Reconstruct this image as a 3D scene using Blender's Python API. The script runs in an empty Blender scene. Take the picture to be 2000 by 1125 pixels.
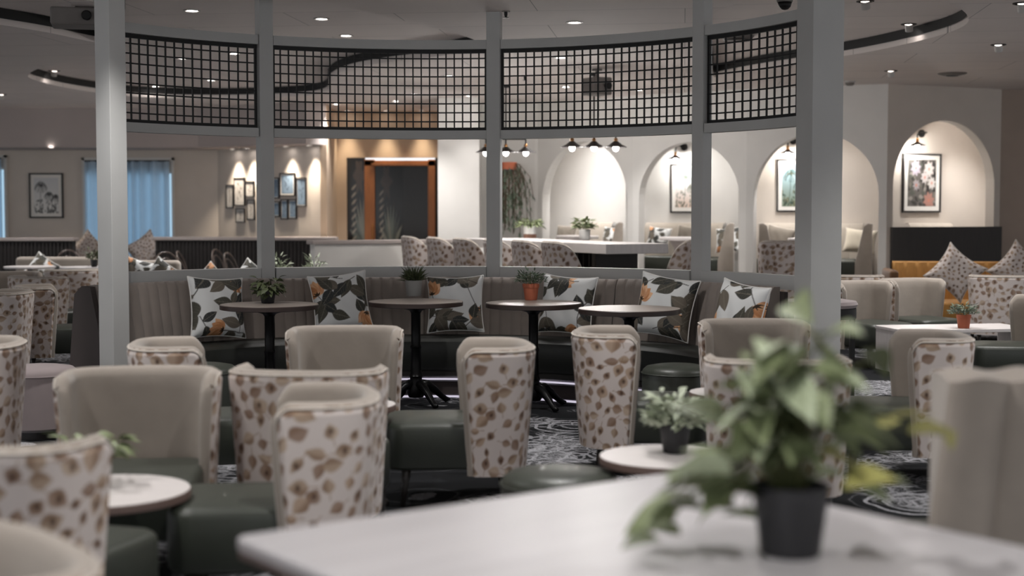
import bpy, bmesh, math, random
import numpy as np
from mathutils import Vector, Matrix, Euler
sc = bpy.context.scene
COL = sc.collection
PI = math.pi
R = math.radians

# ---------------------------------------------------------------- camera, world, exposure
EYE = 1.45
FPX = 2778.0
PITCH = math.atan(147.5 / FPX)
cam_d = bpy.data.cameras.new('camera')
cam_d.sensor_width = 36.0
cam_d.lens = FPX * 36.0 / 2000.0
cam_d.clip_end = 200
cam_d.dof.use_dof = True
cam_d.dof.focus_distance = 10.6
cam_d.dof.aperture_fstop = 1.5
cam = bpy.data.objects.new('camera', cam_d)
COL.objects.link(cam)
cam.location = (0, 0, EYE)
cam.rotation_euler = (PI / 2 - PITCH, 0, 0)
sc.camera = cam

world = bpy.data.worlds.new('world')
world.use_nodes = True
sc.world = world
bg = world.node_tree.nodes['Background']
bg.inputs[0].default_value = (0.95, 0.97, 1.0, 1)
bg.inputs[1].default_value = 0.9

sc.view_settings.view_transform = 'Standard'
sc.view_settings.look = 'None'
sc.view_settings.gamma = 1.0
sc.view_settings.use_curve_mapping = False
sc.view_settings.exposure = 0.55
sc.cycles.use_denoising = True
sc.cycles.max_bounces = 6
sc.cycles.sample_clamp_indirect = 4.0
SPOT_W = 120.0      # power of one ceiling downlight
CEIL = 3.10        # lower ceiling
RECESS = 3.25      # ceiling inside the raised recesses

# ---------------------------------------------------------------- pixel helpers (directions only)
def ray(px, py):
    cx = (px - 1000.0) / FPX
    cy = (562.5 - py) / FPX
    return Vector((cx, math.cos(PITCH) + cy * math.sin(PITCH), -math.sin(PITCH) + cy * math.cos(PITCH)))

def on_z(px, py, z):
    d = ray(px, py)
    t = (z - EYE) / d.z
    return Vector((d.x * t, d.y * t, z))

def on_y(px, py, Y):
    d = ray(px, py)
    t = Y / d.y
    return Vector((d.x * t, Y, EYE + d.z * t))

def at_x(px, d):
    return (px - 1000.0) / FPX * d

def on_seg(px, py, A, B):
    d = ray(px, py)
    ax, ay = A; bx, by = B[0] - A[0], B[1] - A[1]
    t = (ax * by - ay * bx) / (d.x * by - d.y * bx)
    return Vector((d.x * t, d.y * t, EYE + d.z * t))

def lin(c):
    return tuple(((v / 255.0) / 12.92 if v / 255.0 <= 0.04045 else ((v / 255.0 + 0.055) / 1.055) ** 2.4) for v in c)

# ---------------------------------------------------------------- materials
MATS = {}
def mat(name, rgb, rough=0.6, metal=0.0, var=0.06, scale=8.0, bump=0.0, bscale=60.0, sheen=0.0, coat=0.0, stretch=None, spec=0.5, trans=0.0):
    m = bpy.data.materials.new(name)
    m.use_nodes = True
    nt = m.node_tree
    b = nt.nodes['Principled BSDF']
    b.inputs['Roughness'].default_value = rough
    b.inputs['Metallic'].default_value = metal
    b.inputs['Specular IOR Level'].default_value = spec
    b.inputs['Sheen Weight'].default_value = sheen
    b.inputs['Coat Weight'].default_value = coat
    b.inputs['Transmission Weight'].default_value = trans
    c = lin(rgb)
    tc = nt.nodes.new('ShaderNodeTexCoord')
    src = tc.outputs['Object']
    if stretch:
        mp = nt.nodes.new('ShaderNodeMapping')
        mp.inputs['Scale'].default_value = stretch
        nt.links.new(src, mp.inputs['Vector'])
        src = mp.outputs['Vector']
    n = nt.nodes.new('ShaderNodeTexNoise')
    n.inputs['Scale'].default_value = scale
    n.inputs['Detail'].default_value = 5
    nt.links.new(src, n.inputs['Vector'])
    r = nt.nodes.new('ShaderNodeValToRGB')
    r.color_ramp.elements[0].position = 0.3
    r.color_ramp.elements[1].position = 0.7
    r.color_ramp.elements[0].color = tuple(max(0, v * (1 - var)) for v in c) + (1,)
    r.color_ramp.elements[1].color = tuple(min(1, v * (1 + var)) for v in c) + (1,)
    nt.links.new(n.outputs['Fac'], r.inputs['Fac'])
    nt.links.new(r.outputs['Color'], b.inputs['Base Color'])
    if bump:
        n2 = nt.nodes.new('ShaderNodeTexNoise')
        n2.inputs['Scale'].default_value = bscale
        nt.links.new(src, n2.inputs['Vector'])
        bp = nt.nodes.new('ShaderNodeBump')
        bp.inputs['Strength'].default_value = bump
        bp.inputs['Distance'].default_value = 0.004
        nt.links.new(n2.outputs['Fac'], bp.inputs['Height'])
        nt.links.new(bp.outputs['Normal'], b.inputs['Normal'])
    MATS[name] = m
    return m

def emis(name, rgb, strength):
    m = bpy.data.materials.new(name)
    m.use_nodes = True
    nt = m.node_tree
    nt.nodes.remove(nt.nodes['Principled BSDF'])
    e = nt.nodes.new('ShaderNodeEmission')
    e.inputs[0].default_value = lin(rgb) + (1,)
    e.inputs[1].default_value = strength
    nt.links.new(e.outputs[0], nt.nodes['Material Output'].inputs[0])
    MATS[name] = m
    return m

def printmat(name, rough=0.75, sheen=0.0, spec=0.3, bump=0.0):
    m = bpy.data.materials.new(name)
    m.use_nodes = True
    nt = m.node_tree
    b = nt.nodes['Principled BSDF']
    b.inputs['Roughness'].default_value = rough
    b.inputs['Sheen Weight'].default_value = sheen
    b.inputs['Specular IOR Level'].default_value = spec
    a = nt.nodes.new('ShaderNodeAttribute')
    a.attribute_name = 'Col'
    nt.links.new(a.outputs['Color'], b.inputs['Base Color'])
    if bump:
        n2 = nt.nodes.new('ShaderNodeTexNoise')
        n2.inputs['Scale'].default_value = 120
        bp = nt.nodes.new('ShaderNodeBump')
        bp.inputs['Strength'].default_value = bump
        bp.inputs['Distance'].default_value = 0.002
        nt.links.new(n2.outputs['Fac'], bp.inputs['Height'])
        nt.links.new(bp.outputs['Normal'], b.inputs['Normal'])
    MATS[name] = m
    return m

mat('post_paint', (182, 182, 180), 0.55, var=0.03, scale=4)
mat('wall_white', (214, 211, 207), 0.8, var=0.03, scale=3, bump=0.1)
mat('wall_cream', (204, 194, 184), 0.85, var=0.03, scale=3, bump=0.1)
mat('wall_beige', (186, 164, 142), 0.85, var=0.04, scale=3)
mat('wall_taupe', (172, 156, 144), 0.9, var=0.04, scale=3)
mat('bulkhead', (176, 166, 162), 0.9, var=0.03, scale=2)
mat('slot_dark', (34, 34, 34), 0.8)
mat('velvet', (158, 148, 138), 0.85, var=0.10, scale=5, sheen=0.25, bump=0.15, bscale=40)
mat('velvet_bench', (136, 126, 119), 0.85, var=0.10, scale=4, sheen=0.25)
mat('velvet_pale', (172, 162, 150), 0.85, var=0.08, scale=4, sheen=0.2)
mat('velvet_mauve', (150, 138, 138), 0.85, var=0.08, scale=4, sheen=0.2)
mat('piping', (196, 188, 178), 0.7)
mat('leather', (56, 60, 53), 0.42, var=0.08, scale=6, bump=0.15, bscale=90, coat=0.05)
mat('leather_bench', (46, 48, 44), 0.45, var=0.10, scale=4, bump=0.1, bscale=60)
mat('wood_black', (34, 29, 27), 0.45, var=0.15, scale=20, stretch=(1, 1, 0.15))
mat('brown_panel', (64, 56, 54), 0.7, var=0.1, scale=5)
mat('iron', (16, 16, 17), 0.35, metal=0.6, bump=0.2, bscale=30)
mat('black_metal', (22, 21, 21), 0.5, metal=0.3)
mat('brass', (176, 128, 84), 0.3, metal=1.0)
mat('alu', (196, 190, 200), 0.28, metal=0.9, var=0.05)
mat('table_white', (216, 210, 208), 0.38, var=0.05, scale=3, stretch=(1, 9, 1))
mat('table_near', (190, 187, 189), 0.35, var=0.07, scale=2.2, stretch=(1, 7, 1))
mat('table_grey', (150, 140, 132), 0.35, var=0.14, scale=3, stretch=(1, 9, 1))
mat('edge_dark', (52, 40, 36), 0.4, var=0.1)
mat('edge_brown', (96, 78, 72), 0.45, var=0.1)
mat('terracotta', (176, 98, 70), 0.75, var=0.08, scale=12)
mat('pot_black', (34, 34, 37), 0.5)
mat('pot_grey', (148, 146, 142), 0.7, var=0.05)
mat('pot_white', (222, 220, 216), 0.6)
mat('pot_brown', (120, 86, 70), 0.7)
mat('soil', (40, 32, 26), 0.95, var=0.3, scale=40)
mat('leaf_dark', (78, 86, 58), 0.5, var=0.3, scale=14)
mat('leaf_mid', (118, 128, 92), 0.5, var=0.25, scale=12)
mat('leaf_pale', (158, 168, 138), 0.5, var=0.2, scale=12)
mat('leaf_yellow', (164, 160, 96), 0.5, var=0.2, scale=12)
mat('leaf_silver', (180, 188, 166), 0.6, var=0.25, scale=30)
mat('leaf_grey', (92, 106, 88), 0.6, var=0.25, scale=30)
mat('stem', (88, 92, 58), 0.6)
mat('stem_brown', (92, 70, 56), 0.8)
mat('fluted', (38, 34, 33), 0.6, var=0.1)
mat('dark_panel', (58, 54, 52), 0.7, var=0.12, scale=14, stretch=(6, 6, 0.3))
mat('cap_grey', (160, 150, 146), 0.6)
mat('mustard', (178, 128, 62), 0.8, var=0.1, sheen=0.3, stretch=(10, 10, 0.6), scale=5)
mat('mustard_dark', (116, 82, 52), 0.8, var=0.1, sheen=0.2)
mat('door_wood', (150, 96, 58), 0.4, var=0.15, scale=10, stretch=(6, 6, 0.4))
mat('glass_dark', (26, 24, 22), 0.22, var=0.1, spec=0.6)
mat('frame_black', (28, 24, 24), 0.45)
mat('mat_board', (226, 222, 216), 0.8, var=0.02)
mat('trim_ring', (190, 186, 182), 0.4)
mat('grey_plastic', (120, 114, 110), 0.6)
mat('curtain', (196, 206, 216), 0.9, var=0.05)
mat('bentwood', (84, 72, 66), 0.3, var=0.15, coat=0.3)
mat('fabric_grey', (120, 112, 102), 0.9, var=0.1)
mat('fabric_cream', (206, 196, 178), 0.9, var=0.06)
mat('platform', (70, 66, 64), 0.9)
mat('glass_pane', (70, 130, 170), 0.1)
printmat('print_leaf', 0.8, sheen=0.1, bump=0.1)
printmat('print_cushion', 0.75, bump=0.1)
printmat('print_paper', 0.6)
printmat('print_glass', 0.15, spec=0.5)
emis('lamp_lens', (255, 246, 240), 22.0)
emis('bulb', (255, 250, 244), 16.0)
emis('daylight', (158, 190, 212), 0.85)
emis('edge_glint', (225, 218, 235), 0.55)  # weak emission standing in for glints on the plinth's metal edges

def ceiling_mat():
    m = mat('ceiling_paint', (228, 219, 214), 0.75, var=0.03, scale=1.5)
    nt = m.node_tree
    b = nt.nodes['Principled BSDF']
    tc = nt.nodes.new('ShaderNodeTexCoord')
    br = nt.nodes.new('ShaderNodeTexBrick')
    br.offset = 0.5
    br.inputs['Scale'].default_value = 1.0
    br.inputs['Mortar Size'].default_value = 0.004
    br.inputs['Brick Width'].default_value = 2.4
    br.inputs['Row Height'].default_value = 0.9
    br.inputs['Color1'].default_value = (1, 1, 1, 1)
    br.inputs['Color2'].default_value = (0.97, 0.97, 0.97, 1)
    br.inputs['Mortar'].default_value = (0.45, 0.45, 0.45, 1)
    mp = nt.nodes.new('ShaderNodeMapping')
    mp.inputs['Rotation'].default_value = (0, 0, 0.12)
    nt.links.new(tc.outputs['Object'], mp.inputs['Vector'])
    nt.links.new(mp.outputs['Vector'], br.inputs['Vector'])
    mx = nt.nodes.new('ShaderNodeMix'); mx.data_type = 'RGBA'; mx.blend_type = 'MULTIPLY'
    mx.inputs['Factor'].default_value = 1.0
    old = b.inputs['Base Color'].links[0].from_socket
    nt.links.new(old, mx.inputs['A'])
    nt.links.new(br.outputs['Color'], mx.inputs['B'])
    nt.links.new(mx.outputs['Result'], b.inputs['Base Color'])
ceiling_mat()

def carpet_mat():
    m = bpy.data.materials.new('carpet'); m.use_nodes = True
    nt = m.node_tree; N = nt.nodes; L = nt.links
    b = N['Principled BSDF']; b.inputs['Roughness'].default_value = 0.95
    b.inputs['Specular IOR Level'].default_value = 0.1
    tc = N.new('ShaderNodeTexCoord')
    nz = N.new('ShaderNodeTexNoise'); nz.inputs['Scale'].default_value = 2.2; nz.inputs['Detail'].default_value = 3
    L.new(tc.outputs['Object'], nz.inputs['Vector'])
    add = N.new('ShaderNodeMix'); add.data_type = 'RGBA'; add.blend_type = 'LINEAR_LIGHT'
    add.inputs['Factor'].default_value = 0.10
    L.new(tc.outputs['Object'], add.inputs['A']); L.new(nz.outputs['Color'], add.inputs['B'])
    def vor(scale, feat='F1', rnd=0.5):
        v = N.new('ShaderNodeTexVoronoi'); v.feature = feat
        v.inputs['Scale'].default_value = scale; v.inputs['Randomness'].default_value = rnd
        L.new(add.outputs['Result'], v.inputs['Vector']); return v
    def math_(op, a, b_=None, val=None):
        n = N.new('ShaderNodeMath'); n.operation = op
        L.new(a, n.inputs[0])
        if b_ is not None: L.new(b_, n.inputs[1])
        elif val is not None: n.inputs[1].default_value = val
        return n.outputs[0]
    def ramp(a, p0, p1):
        r = N.new('ShaderNodeMapRange'); r.inputs['From Min'].default_value = p0; r.inputs['From Max'].default_value = p1
        L.new(a, r.inputs['Value']); return r.outputs['Result']
    v1 = vor(1.15)                      # medallions
    rings = ramp(math_('SINE', math_('MULTIPLY', v1.outputs['Distance'], val=64.0)), 0.55, 0.8)
    near = ramp(v1.outputs['Distance'], 0.42, 0.36)
    core = ramp(v1.outputs['Distance'], 0.10, 0.14)
    v2 = vor(7.0, 'DISTANCE_TO_EDGE', 0.9)  # lace
    lace = ramp(v2.outputs['Distance'], 0.07, 0.04)
    v3 = vor(4.0, 'F1', 0.8)
    curls = ramp(math_('SINE', math_('MULTIPLY', v3.outputs['Distance'], val=34.0)), 0.2, 0.6)
    sel = N.new('ShaderNodeTexNoise'); sel.inputs['Scale'].default_value = 1.1; sel.inputs['Detail'].default_value = 2
    L.new(tc.outputs['Object'], sel.inputs['Vector'])
    selr = ramp(sel.outputs['Fac'], 0.47, 0.53)
    fine = N.new('ShaderNodeTexNoise'); fine.inputs['Scale'].default_value = 75
    L.new(tc.outputs['Object'], fine.inputs['Vector'])
    finer = ramp(fine.outputs['Fac'], 0.45, 0.58)
    a1 = math_('MULTIPLY', math_('MULTIPLY', rings, near), core)
    a2 = math_('MULTIPLY', math_('MAXIMUM', lace, math_('MULTIPLY', curls, val=0.8)), selr)
    a3 = math_('MULTIPLY', finer, math_('SUBTRACT', ramp(sel.outputs['Fac'], 0.5, 0.56), val=0.45))
    tot = math_('MAXIMUM', math_('MAXIMUM', a1, a2), a3)
    brk = math_('MULTIPLY', tot, ramp(fine.outputs['Fac'], 0.25, 0.5))
    mx = N.new('ShaderNodeMix'); mx.data_type = 'RGBA'
    mx.inputs['A'].default_value = lin((30, 31, 33)) + (1,)
    mx.inputs['B'].default_value = lin((160, 160, 164)) + (1,)
    L.new(brk, mx.inputs['Factor']); L.new(mx.outputs['Result'], b.inputs['Base Color'])
    bp = N.new('ShaderNodeBump'); bp.inputs['Strength'].default_value = 0.3; bp.inputs['Distance'].default_value = 0.003
    f2 = N.new('ShaderNodeTexNoise'); f2.inputs['Scale'].default_value = 260
    L.new(tc.outputs['Object'], f2.inputs['Vector']); L.new(f2.outputs['Fac'], bp.inputs['Height'])
    L.new(bp.outputs['Normal'], b.inputs['Normal'])
    MATS['carpet'] = m
carpet_mat()

def curtain_nodes():
    m = MATS['curtain']; nt = m.node_tree
    b = nt.nodes['Principled BSDF']
    tr = nt.nodes.new('ShaderNodeBsdfTranslucent'); tr.inputs[0].default_value = lin((200, 215, 228)) + (1,)
    mx = nt.nodes.new('ShaderNodeMixShader'); mx.inputs[0].default_value = 0.6
    nt.links.new(b.outputs[0], mx.inputs[1]); nt.links.new(tr.outputs[0], mx.inputs[2])
    nt.links.new(mx.outputs[0], nt.nodes['Material Output'].inputs[0])
curtain_nodes()

# ---------------------------------------------------------------- mesh builder
class MB:
    def __init__(s):
        s.v = []; s.f = []; s.c = None
    def add(s, vs, fs):
        o = len(s.v)
        s.v += [tuple(p) for p in vs]
        s.f += [tuple(i + o for i in f) for f in fs]
        return s
    def box(s, c, size, rz=0.0, M=None):
        x, y, z = [k / 2 for k in size]
        m = M if M is not None else Matrix.Translation(c) @ Matrix.Rotation(rz, 4, 'Z')
        vs = [m @ Vector((i, j, k)) for k in (-z, z) for j in (-y, y) for i in (-x, x)]
        return s.add(vs, [(0, 2, 3, 1), (4, 5, 7, 6), (0, 1, 5, 4), (2, 6, 7, 3), (0, 4, 6, 2), (1, 3, 7, 5)])
    def beam(s, a, b, w, h):
        a = Vector(a); b = Vector(b); d = b - a
        q = d.to_track_quat('X', 'Z').to_matrix().to_4x4()
        return s.box(None, (d.length, w, h), M=Matrix.Translation((a + b) / 2) @ q)
    def lathe(s, prof, n=24, M=None, cap=True, sx=1.0, sy=1.0):
        m = M or Matrix.Identity(4)
        vs = []; fs = []
        for r, z in prof:
            for i in range(n):
                a = 2 * PI * i / n
                vs.append(m @ Vector((r * sx * math.cos(a), r * sy * math.sin(a), z)))
        for k in range(len(prof) - 1):
            for i in range(n):
                j = (i + 1) % n
                fs.append((k * n + i, k * n + j, (k + 1) * n + j, (k + 1) * n + i))
        if cap:
            fs.append(tuple(reversed(range(n))))
            fs.append(tuple((len(prof) - 1) * n + i for i in range(n)))
        return s.add(vs, fs)
    def tube(s, path, r, n=8, closed=False):
        P = [Vector(p) for p in path]
        rs = r if isinstance(r, (list, tuple)) else [r] * len(P)
        vs = []; fs = []
        up = Vector((0, 0, 1))
        prev = None
        for i, p in enumerate(P):
            t = (P[(i + 1) % len(P)] - P[i - 1]) if closed else (P[min(i + 1, len(P) - 1)] - P[max(i - 1, 0)])
            t.normalize()
            if prev is None:
                ref = up if abs(t.z) < 0.9 else Vector((1, 0, 0))
                a = t.cross(ref).normalized()
            else:
                a = (prev - t * prev.dot(t)).normalized()
            prev = a
            b = t.cross(a)
            for k in range(n):
                an = 2 * PI * k / n
                vs.append(p + (a * math.cos(an) + b * math.sin(an)) * rs[i])
        m = len(P)
        for i in range(m if closed else m - 1):
            for k in range(n):
                l = (k + 1) % n; j = (i + 1) % m
                fs.append((i * n + k, i * n + l, j * n + l, j * n + k))
        if not closed:
            fs.append(tuple(reversed(range(n)))); fs.append(tuple((m - 1) * n + k for k in range(n)))
        return s.add(vs, fs)
    def prism(s, poly, z0, z1):
        n = len(poly)
        vs = [(x, y, z0) for x, y in poly] + [(x, y, z1) for x, y in poly]
        fs = [tuple(reversed(range(n))), tuple(range(n, 2 * n))]
        fs += [(i, (i + 1) % n, n + (i + 1) % n, n + i) for i in range(n)]
        return s.add(vs, fs)
    def sweep(s, prof, a0, a1, n, c=(0, 0)):
        """closed profile (r,z) list or function of angle, swept about c from a0 to a1 (radians)"""
        fn = prof if callable(prof) else (lambda a: prof)
        vs = []; k = None
        for i in range(n + 1):
            a = a0 + (a1 - a0) * i / n
            p = fn(a); k = len(p)
            for r, z in p:
                vs.append((c[0] + r * math.cos(a), c[1] + r * math.sin(a), z))
        fs = []
        for i in range(n):
            for j in range(k):
                l = (j + 1) % k
                fs.append((i * k + j, i * k + l, (i + 1) * k + l, (i + 1) * k + j))
        fs.append(tuple(reversed(range(k)))); fs.append(tuple(n * k + j for j in range(k)))
        return s.add(vs, fs)
    def grid(s, P):
        """P: array rows x cols x 3"""
        r, c = P.shape[:2]
        o = len(s.v)
        s.v += [tuple(p) for p in P.reshape(-1, 3).tolist()]
        for i in range(r - 1):
            for j in range(c - 1):
                s.f.append((o + i * c + j, o + i * c + j + 1, o + (i + 1) * c + j + 1, o + (i + 1) * c + j))
        return s
    def rounded(s, w, d, z0, z1, rc=0.06, bev=0.03, M=None, bulge=0.0, seg=6):
        """cushion-like block, rounded plan corners and a rolled top edge"""
        m = M or Matrix.Identity(4)
        loops = []
        def ring(ins, z):
            L = []
            r = max(rc - ins * 0.6, 0.008)
            hx, hy = w / 2 - ins, d / 2 - ins
            for qx, qy, st in ((1, 1, 0), (-1, 1, 90), (-1, -1, 180), (1, -1, 270)):
                for k in range(seg + 1):
                    a = R(st + 90.0 * k / seg)
                    L.append((qx * (hx - r) + r * math.cos(a), qy * (hy - r) + r * math.sin(a), z))
            return L
        loops.append(ring(bev * 0.4, z0)); loops.append(ring(0, z0 + bev * 0.5))
        for k in range(5):
            a = PI / 2 * k / 4
            loops.append(ring(bev * (1 - math.cos(a)), z1 - bev + bev * math.sin(a)))
        if bulge:
            loops.append(ring(bev + min(w, d) * 0.12, z1 + bulge * 0.7)); loops.append(ring(bev + min(w, d) * 0.28, z1 + bulge))
        n = len(loops[0]); vs = [m @ Vector(p) for L in loops for p in L]; fs = []
        for k in range(len(loops) - 1):
            for i in range(n):
                j = (i + 1) % n
                fs.append((k * n + i, k * n + j, (k + 1) * n + j, (k + 1) * n + i))
        fs.append(tuple(reversed(range(n)))); fs.append(tuple((len(loops) - 1) * n + i for i in range(n)))
        return s.add(vs, fs)
    def mesh(s, name, material=None, smooth=False, bevel=0.0, col=None, merge=False, recalc=True):
        me = bpy.data.meshes.new(name)
        me.from_pydata(s.v, [], s.f)
        if recalc or bevel or merge:
            bm = bmesh.new(); bm.from_mesh(me)
            if merge: bmesh.ops.remove_doubles(bm, verts=bm.verts, dist=1e-5)
            if recalc: bmesh.ops.recalc_face_normals(bm, faces=bm.faces)
            if bevel:
                es = [e for e in bm.edges if len(e.link_faces) == 2 and e.calc_face_angle(0) > 0.5]
                bmesh.ops.bevel(bm, geom=es, offset=bevel, segments=2, affect='EDGES', profile=0.5)
            bm.to_mesh(me); bm.free()
        if smooth:
            me.shade_smooth()
            if smooth != 'full':
                me.set_sharp_from_angle(angle=R(42))
        if col is not None:
            at = me.color_attributes.new('Col', 'FLOAT_COLOR', 'POINT')
            c4 = np.ones((len(me.vertices), 4), np.float32); c4[:, :3] = col
            at.data.foreach_set('color', c4.ravel())
        if material: me.materials.append(MATS[material])
        return me
    def build(s, name, material, parent=None, **k):
        o = bpy.data.objects.new(name, s.mesh(name, material, **k))
        COL.objects.link(o)
        if parent is not None: o.parent = parent
        return o

def tag(o, label=None, cat=None, group=None, kind=None):
    if label: o['label'] = label
    if cat: o['category'] = cat
    if group: o['group'] = group
    if kind: o['kind'] = kind
    return o

def thing(name, label, cat, loc=(0, 0, 0), rz=0.0, group=None, kind=None):
    o = bpy.data.objects.new(name, None); COL.objects.link(o)
    o.empty_display_size = 0.1
    o.location = loc; o.rotation_euler = (0, 0, rz)
    return tag(o, label, cat, group, kind)

def struct(o):
    o['kind'] = 'structure'
    return o

def clone(root, loc=None, rz=None, label=None, group=None, scale=None):
    r = root.copy(); COL.objects.link(r)
    if loc is not None: r.location = loc
    if rz is not None: r.rotation_euler = (0, 0, rz)
    if label: r['label'] = label
    if group: r['group'] = group
    if scale: r.scale = (scale,) * 3
    for ch in root.children:
        c = ch.copy(); COL.objects.link(c); c.parent = r
        for g in ch.children:
            d = g.copy(); COL.objects.link(d); d.parent = c
    return r

# ---------------------------------------------------------------- printed patterns (vertex colours)
def ink(C, mask, rgb, a=1.0):
    k = (np.clip(mask, 0, 1) * a)[..., None]
    C[:] = C * (1 - k) + np.array(lin(rgb)) * k

def leaf_mask(U, V, cx, cy, ang, ln, wd, soft=0.15):
    ca, sa = math.cos(ang), math.sin(ang)
    u = ((U - cx) * ca + (V - cy) * sa) / ln
    v = (-(U - cx) * sa + (V - cy) * ca) / wd
    w = np.where((u > 0) & (u < 1), np.sin(PI * np.clip(u, 0, 1) ** 0.75), 0)
    return np.clip((w - np.abs(v)) / soft, 0, 1), u, v

def stroke_mask(U, V, pts, w):
    m = np.zeros_like(U)
    for (x0, y0), (x1, y1) in zip(pts[:-1], pts[1:]):
        dx, dy = x1 - x0, y1 - y0
        t = np.clip(((U - x0) * dx + (V - y0) * dy) / (dx * dx + dy * dy + 1e-9), 0, 1)
        d = np.hypot(U - x0 - t * dx, V - y0 - t * dy)
        m = np.maximum(m, np.clip((w - d) / (w * 0.6), 0, 1))
    return m

def leaf_fabric(U, V, wu, wv, seed=1, size=0.064, gap=0.056):
    """cream cloth with scattered brown and tan leaves; U, V in metres"""
    rnd = random.Random(seed)
    C = np.zeros(U.shape + (3,)); C[:] = lin((208, 198, 193))
    pts = []
    tries = 0
    while tries < 4000:
        tries += 1
        x, y = rnd.uniform(0, wu), rnd.uniform(0, wv)
        if all((x - a) ** 2 + (y - b) ** 2 > gap * gap for a, b in pts): pts.append((x, y))
    for x, y in pts:
        an = rnd.uniform(0, 2 * PI); ln = size * rnd.uniform(0.8, 1.35); wd = ln * rnd.uniform(0.28, 0.48)
        x0, y0 = x - math.cos(an) * ln / 2, y - math.sin(an) * ln / 2
        m, u, v = leaf_mask(U, V, x0, y0, an, ln, wd, 0.25)
        tone = rnd.choice([(164, 140, 116), (148, 120, 98), (182, 160, 138), (136, 108, 88), (172, 146, 122)])
        ink(C, m, tone, 0.85)
        ink(C, m * np.clip((v + 0.1) / 0.5, 0, 1), (120, 92, 72), 0.6)
        if rnd.random() < 0.4:
            d = np.hypot((U - x) / 0.011, (V - y) / 0.015)
            ink(C, np.clip(1.3 - d, 0, 1), (70, 48, 36), 0.9)
        sx = x0 - math.cos(an) * ln * 0.4; sy = y0 - math.sin(an) * ln * 0.4
        ink(C, stroke_mask(U, V, [(x0, y0), (sx, sy)], 0.003), (150, 122, 98), 0.7)
    return C.reshape(-1, 3)

def botanic_cushion(U, V, seed):
    """white cloth, dark green leaf sprays and apricot flowers; U, V in -1..1"""
    rnd = random.Random(seed)
    C = np.zeros(U.shape + (3,)); C[:] = lin((224, 225, 224))
    greens = [(78, 76, 68), (64, 64, 59), (108, 100, 90), (94, 88, 78), (56, 58, 58)]
    base = rnd.uniform(0, 2 * PI)
    for k in range(6):
        a = base + k * 2 * PI / 6 + rnd.uniform(-0.35, 0.35)
        x, y = 0.95 * math.cos(a), 0.95 * math.sin(a)
        x = max(-0.85, min(0.85, x * 1.15)); y = max(-0.85, min(0.85, y * 1.15))
        d = a + PI / 2 + rnd.uniform(0.1, 0.9)
        pts = [(x, y)]
        for i in range(5):
            d += rnd.uniform(-0.3, 0.3)
            x += 0.2 * math.cos(d); y += 0.2 * math.sin(d)
            pts.append((x, y))
        ink(C, stroke_mask(U, V, pts, 0.02), (60, 54, 48), 0.95)
        for i in range(1, 6):
            for sd in (-1, 1):
                if rnd.random() < 0.5: continue
                an = d + sd * rnd.uniform(0.4, 1.1)
                ln = rnd.uniform(0.52, 0.80)
                m, u, v = leaf_mask(U, V, pts[i][0], pts[i][1], an, ln, ln * rnd.uniform(0.24, 0.36), 0.08)
                ink(C, m, rnd.choice(greens))
                ink(C, m * (np.abs(v) < 0.07), (126, 120, 108), 0.6)
                ink(C, m * (np.abs(((u * 7 - np.abs(v) * 1.5) % 1) - 0.5) < 0.07), (118, 112, 100), 0.3)
        if k % 3 == 0:
            fx, fy = pts[0]
            for p in range(5):
                an = d + PI + (p - 2) * 0.36
                m, u, v = leaf_mask(U, V, fx, fy, an, 0.56, 0.19, 0.1)
                ink(C, m, rnd.choice([(222, 170, 128), (208, 150, 106), (230, 184, 146)]))
                ink(C, m * (np.abs(v) > 0.55), (178, 110, 64), 0.5)
            for p in range(4):
                m, _, _ = leaf_mask(U, V, fx, fy, d + PI + (p - 1.5) * 0.7, 0.17, 0.03, 0.2)
                ink(C, m, (60, 48, 38))
    return C.reshape(-1, 3)

def palm_print(U, V, seed, tint=None):
    """landscape with palms; U, V in 0..1 (V up)"""
    rnd = random.Random(seed)
    C = np.zeros(U.shape + (3,))
    if tint is None:
        sky, low, dark = (206, 206, 206), (222, 220, 216), [(70, 70, 70), (96, 96, 96), (50, 50, 50)]
    else:
        sky, low, dark = tint
    k = np.clip(V, 0, 1)[..., None]
    C[:] = np.array(lin(low)) * (1 - k) + np.array(lin(sky)) * k
    for i in range(60):
        x, y = rnd.random(), rnd.random() ** 2 * 0.36
        m, _, _ = leaf_mask(U, V, x, y, rnd.uniform(0.3, 2.8), rnd.uniform(0.06, 0.16), 0.03, 0.3)
        ink(C, m, rnd.choice(dark), 0.8)
    for px, h, s in ((0.30, 0.78, 1.0), (0.62, 0.52, 0.75), (0.86, 0.46, 0.6)):
        px += rnd.uniform(-0.08, 0.12)
        ink(C, stroke_mask(U, V, [(px - 0.08, 0.03), (px - 0.03, h * 0.5), (px, h)], 0.014), dark[0], 0.9)
        for f in range(19):
            an = f / 19 * 2 * PI + rnd.uniform(-0.15, 0.15)
            c_, s_ = math.cos(an) * s, math.sin(an) * s
            m = stroke_mask(U, V, [(px, h), (px + 0.12 * c_, h + 0.09 * s_ + 0.03 * s), (px + 0.21 * c_, h + 0.11 * s_ - 0.02 * s), (px + 0.26 * c_, h + 0.10 * s_ - 0.10 * s)], 0.013)
            ink(C, m, rnd.choice(dark), 0.9)
    return C.reshape(-1, 3)

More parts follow.
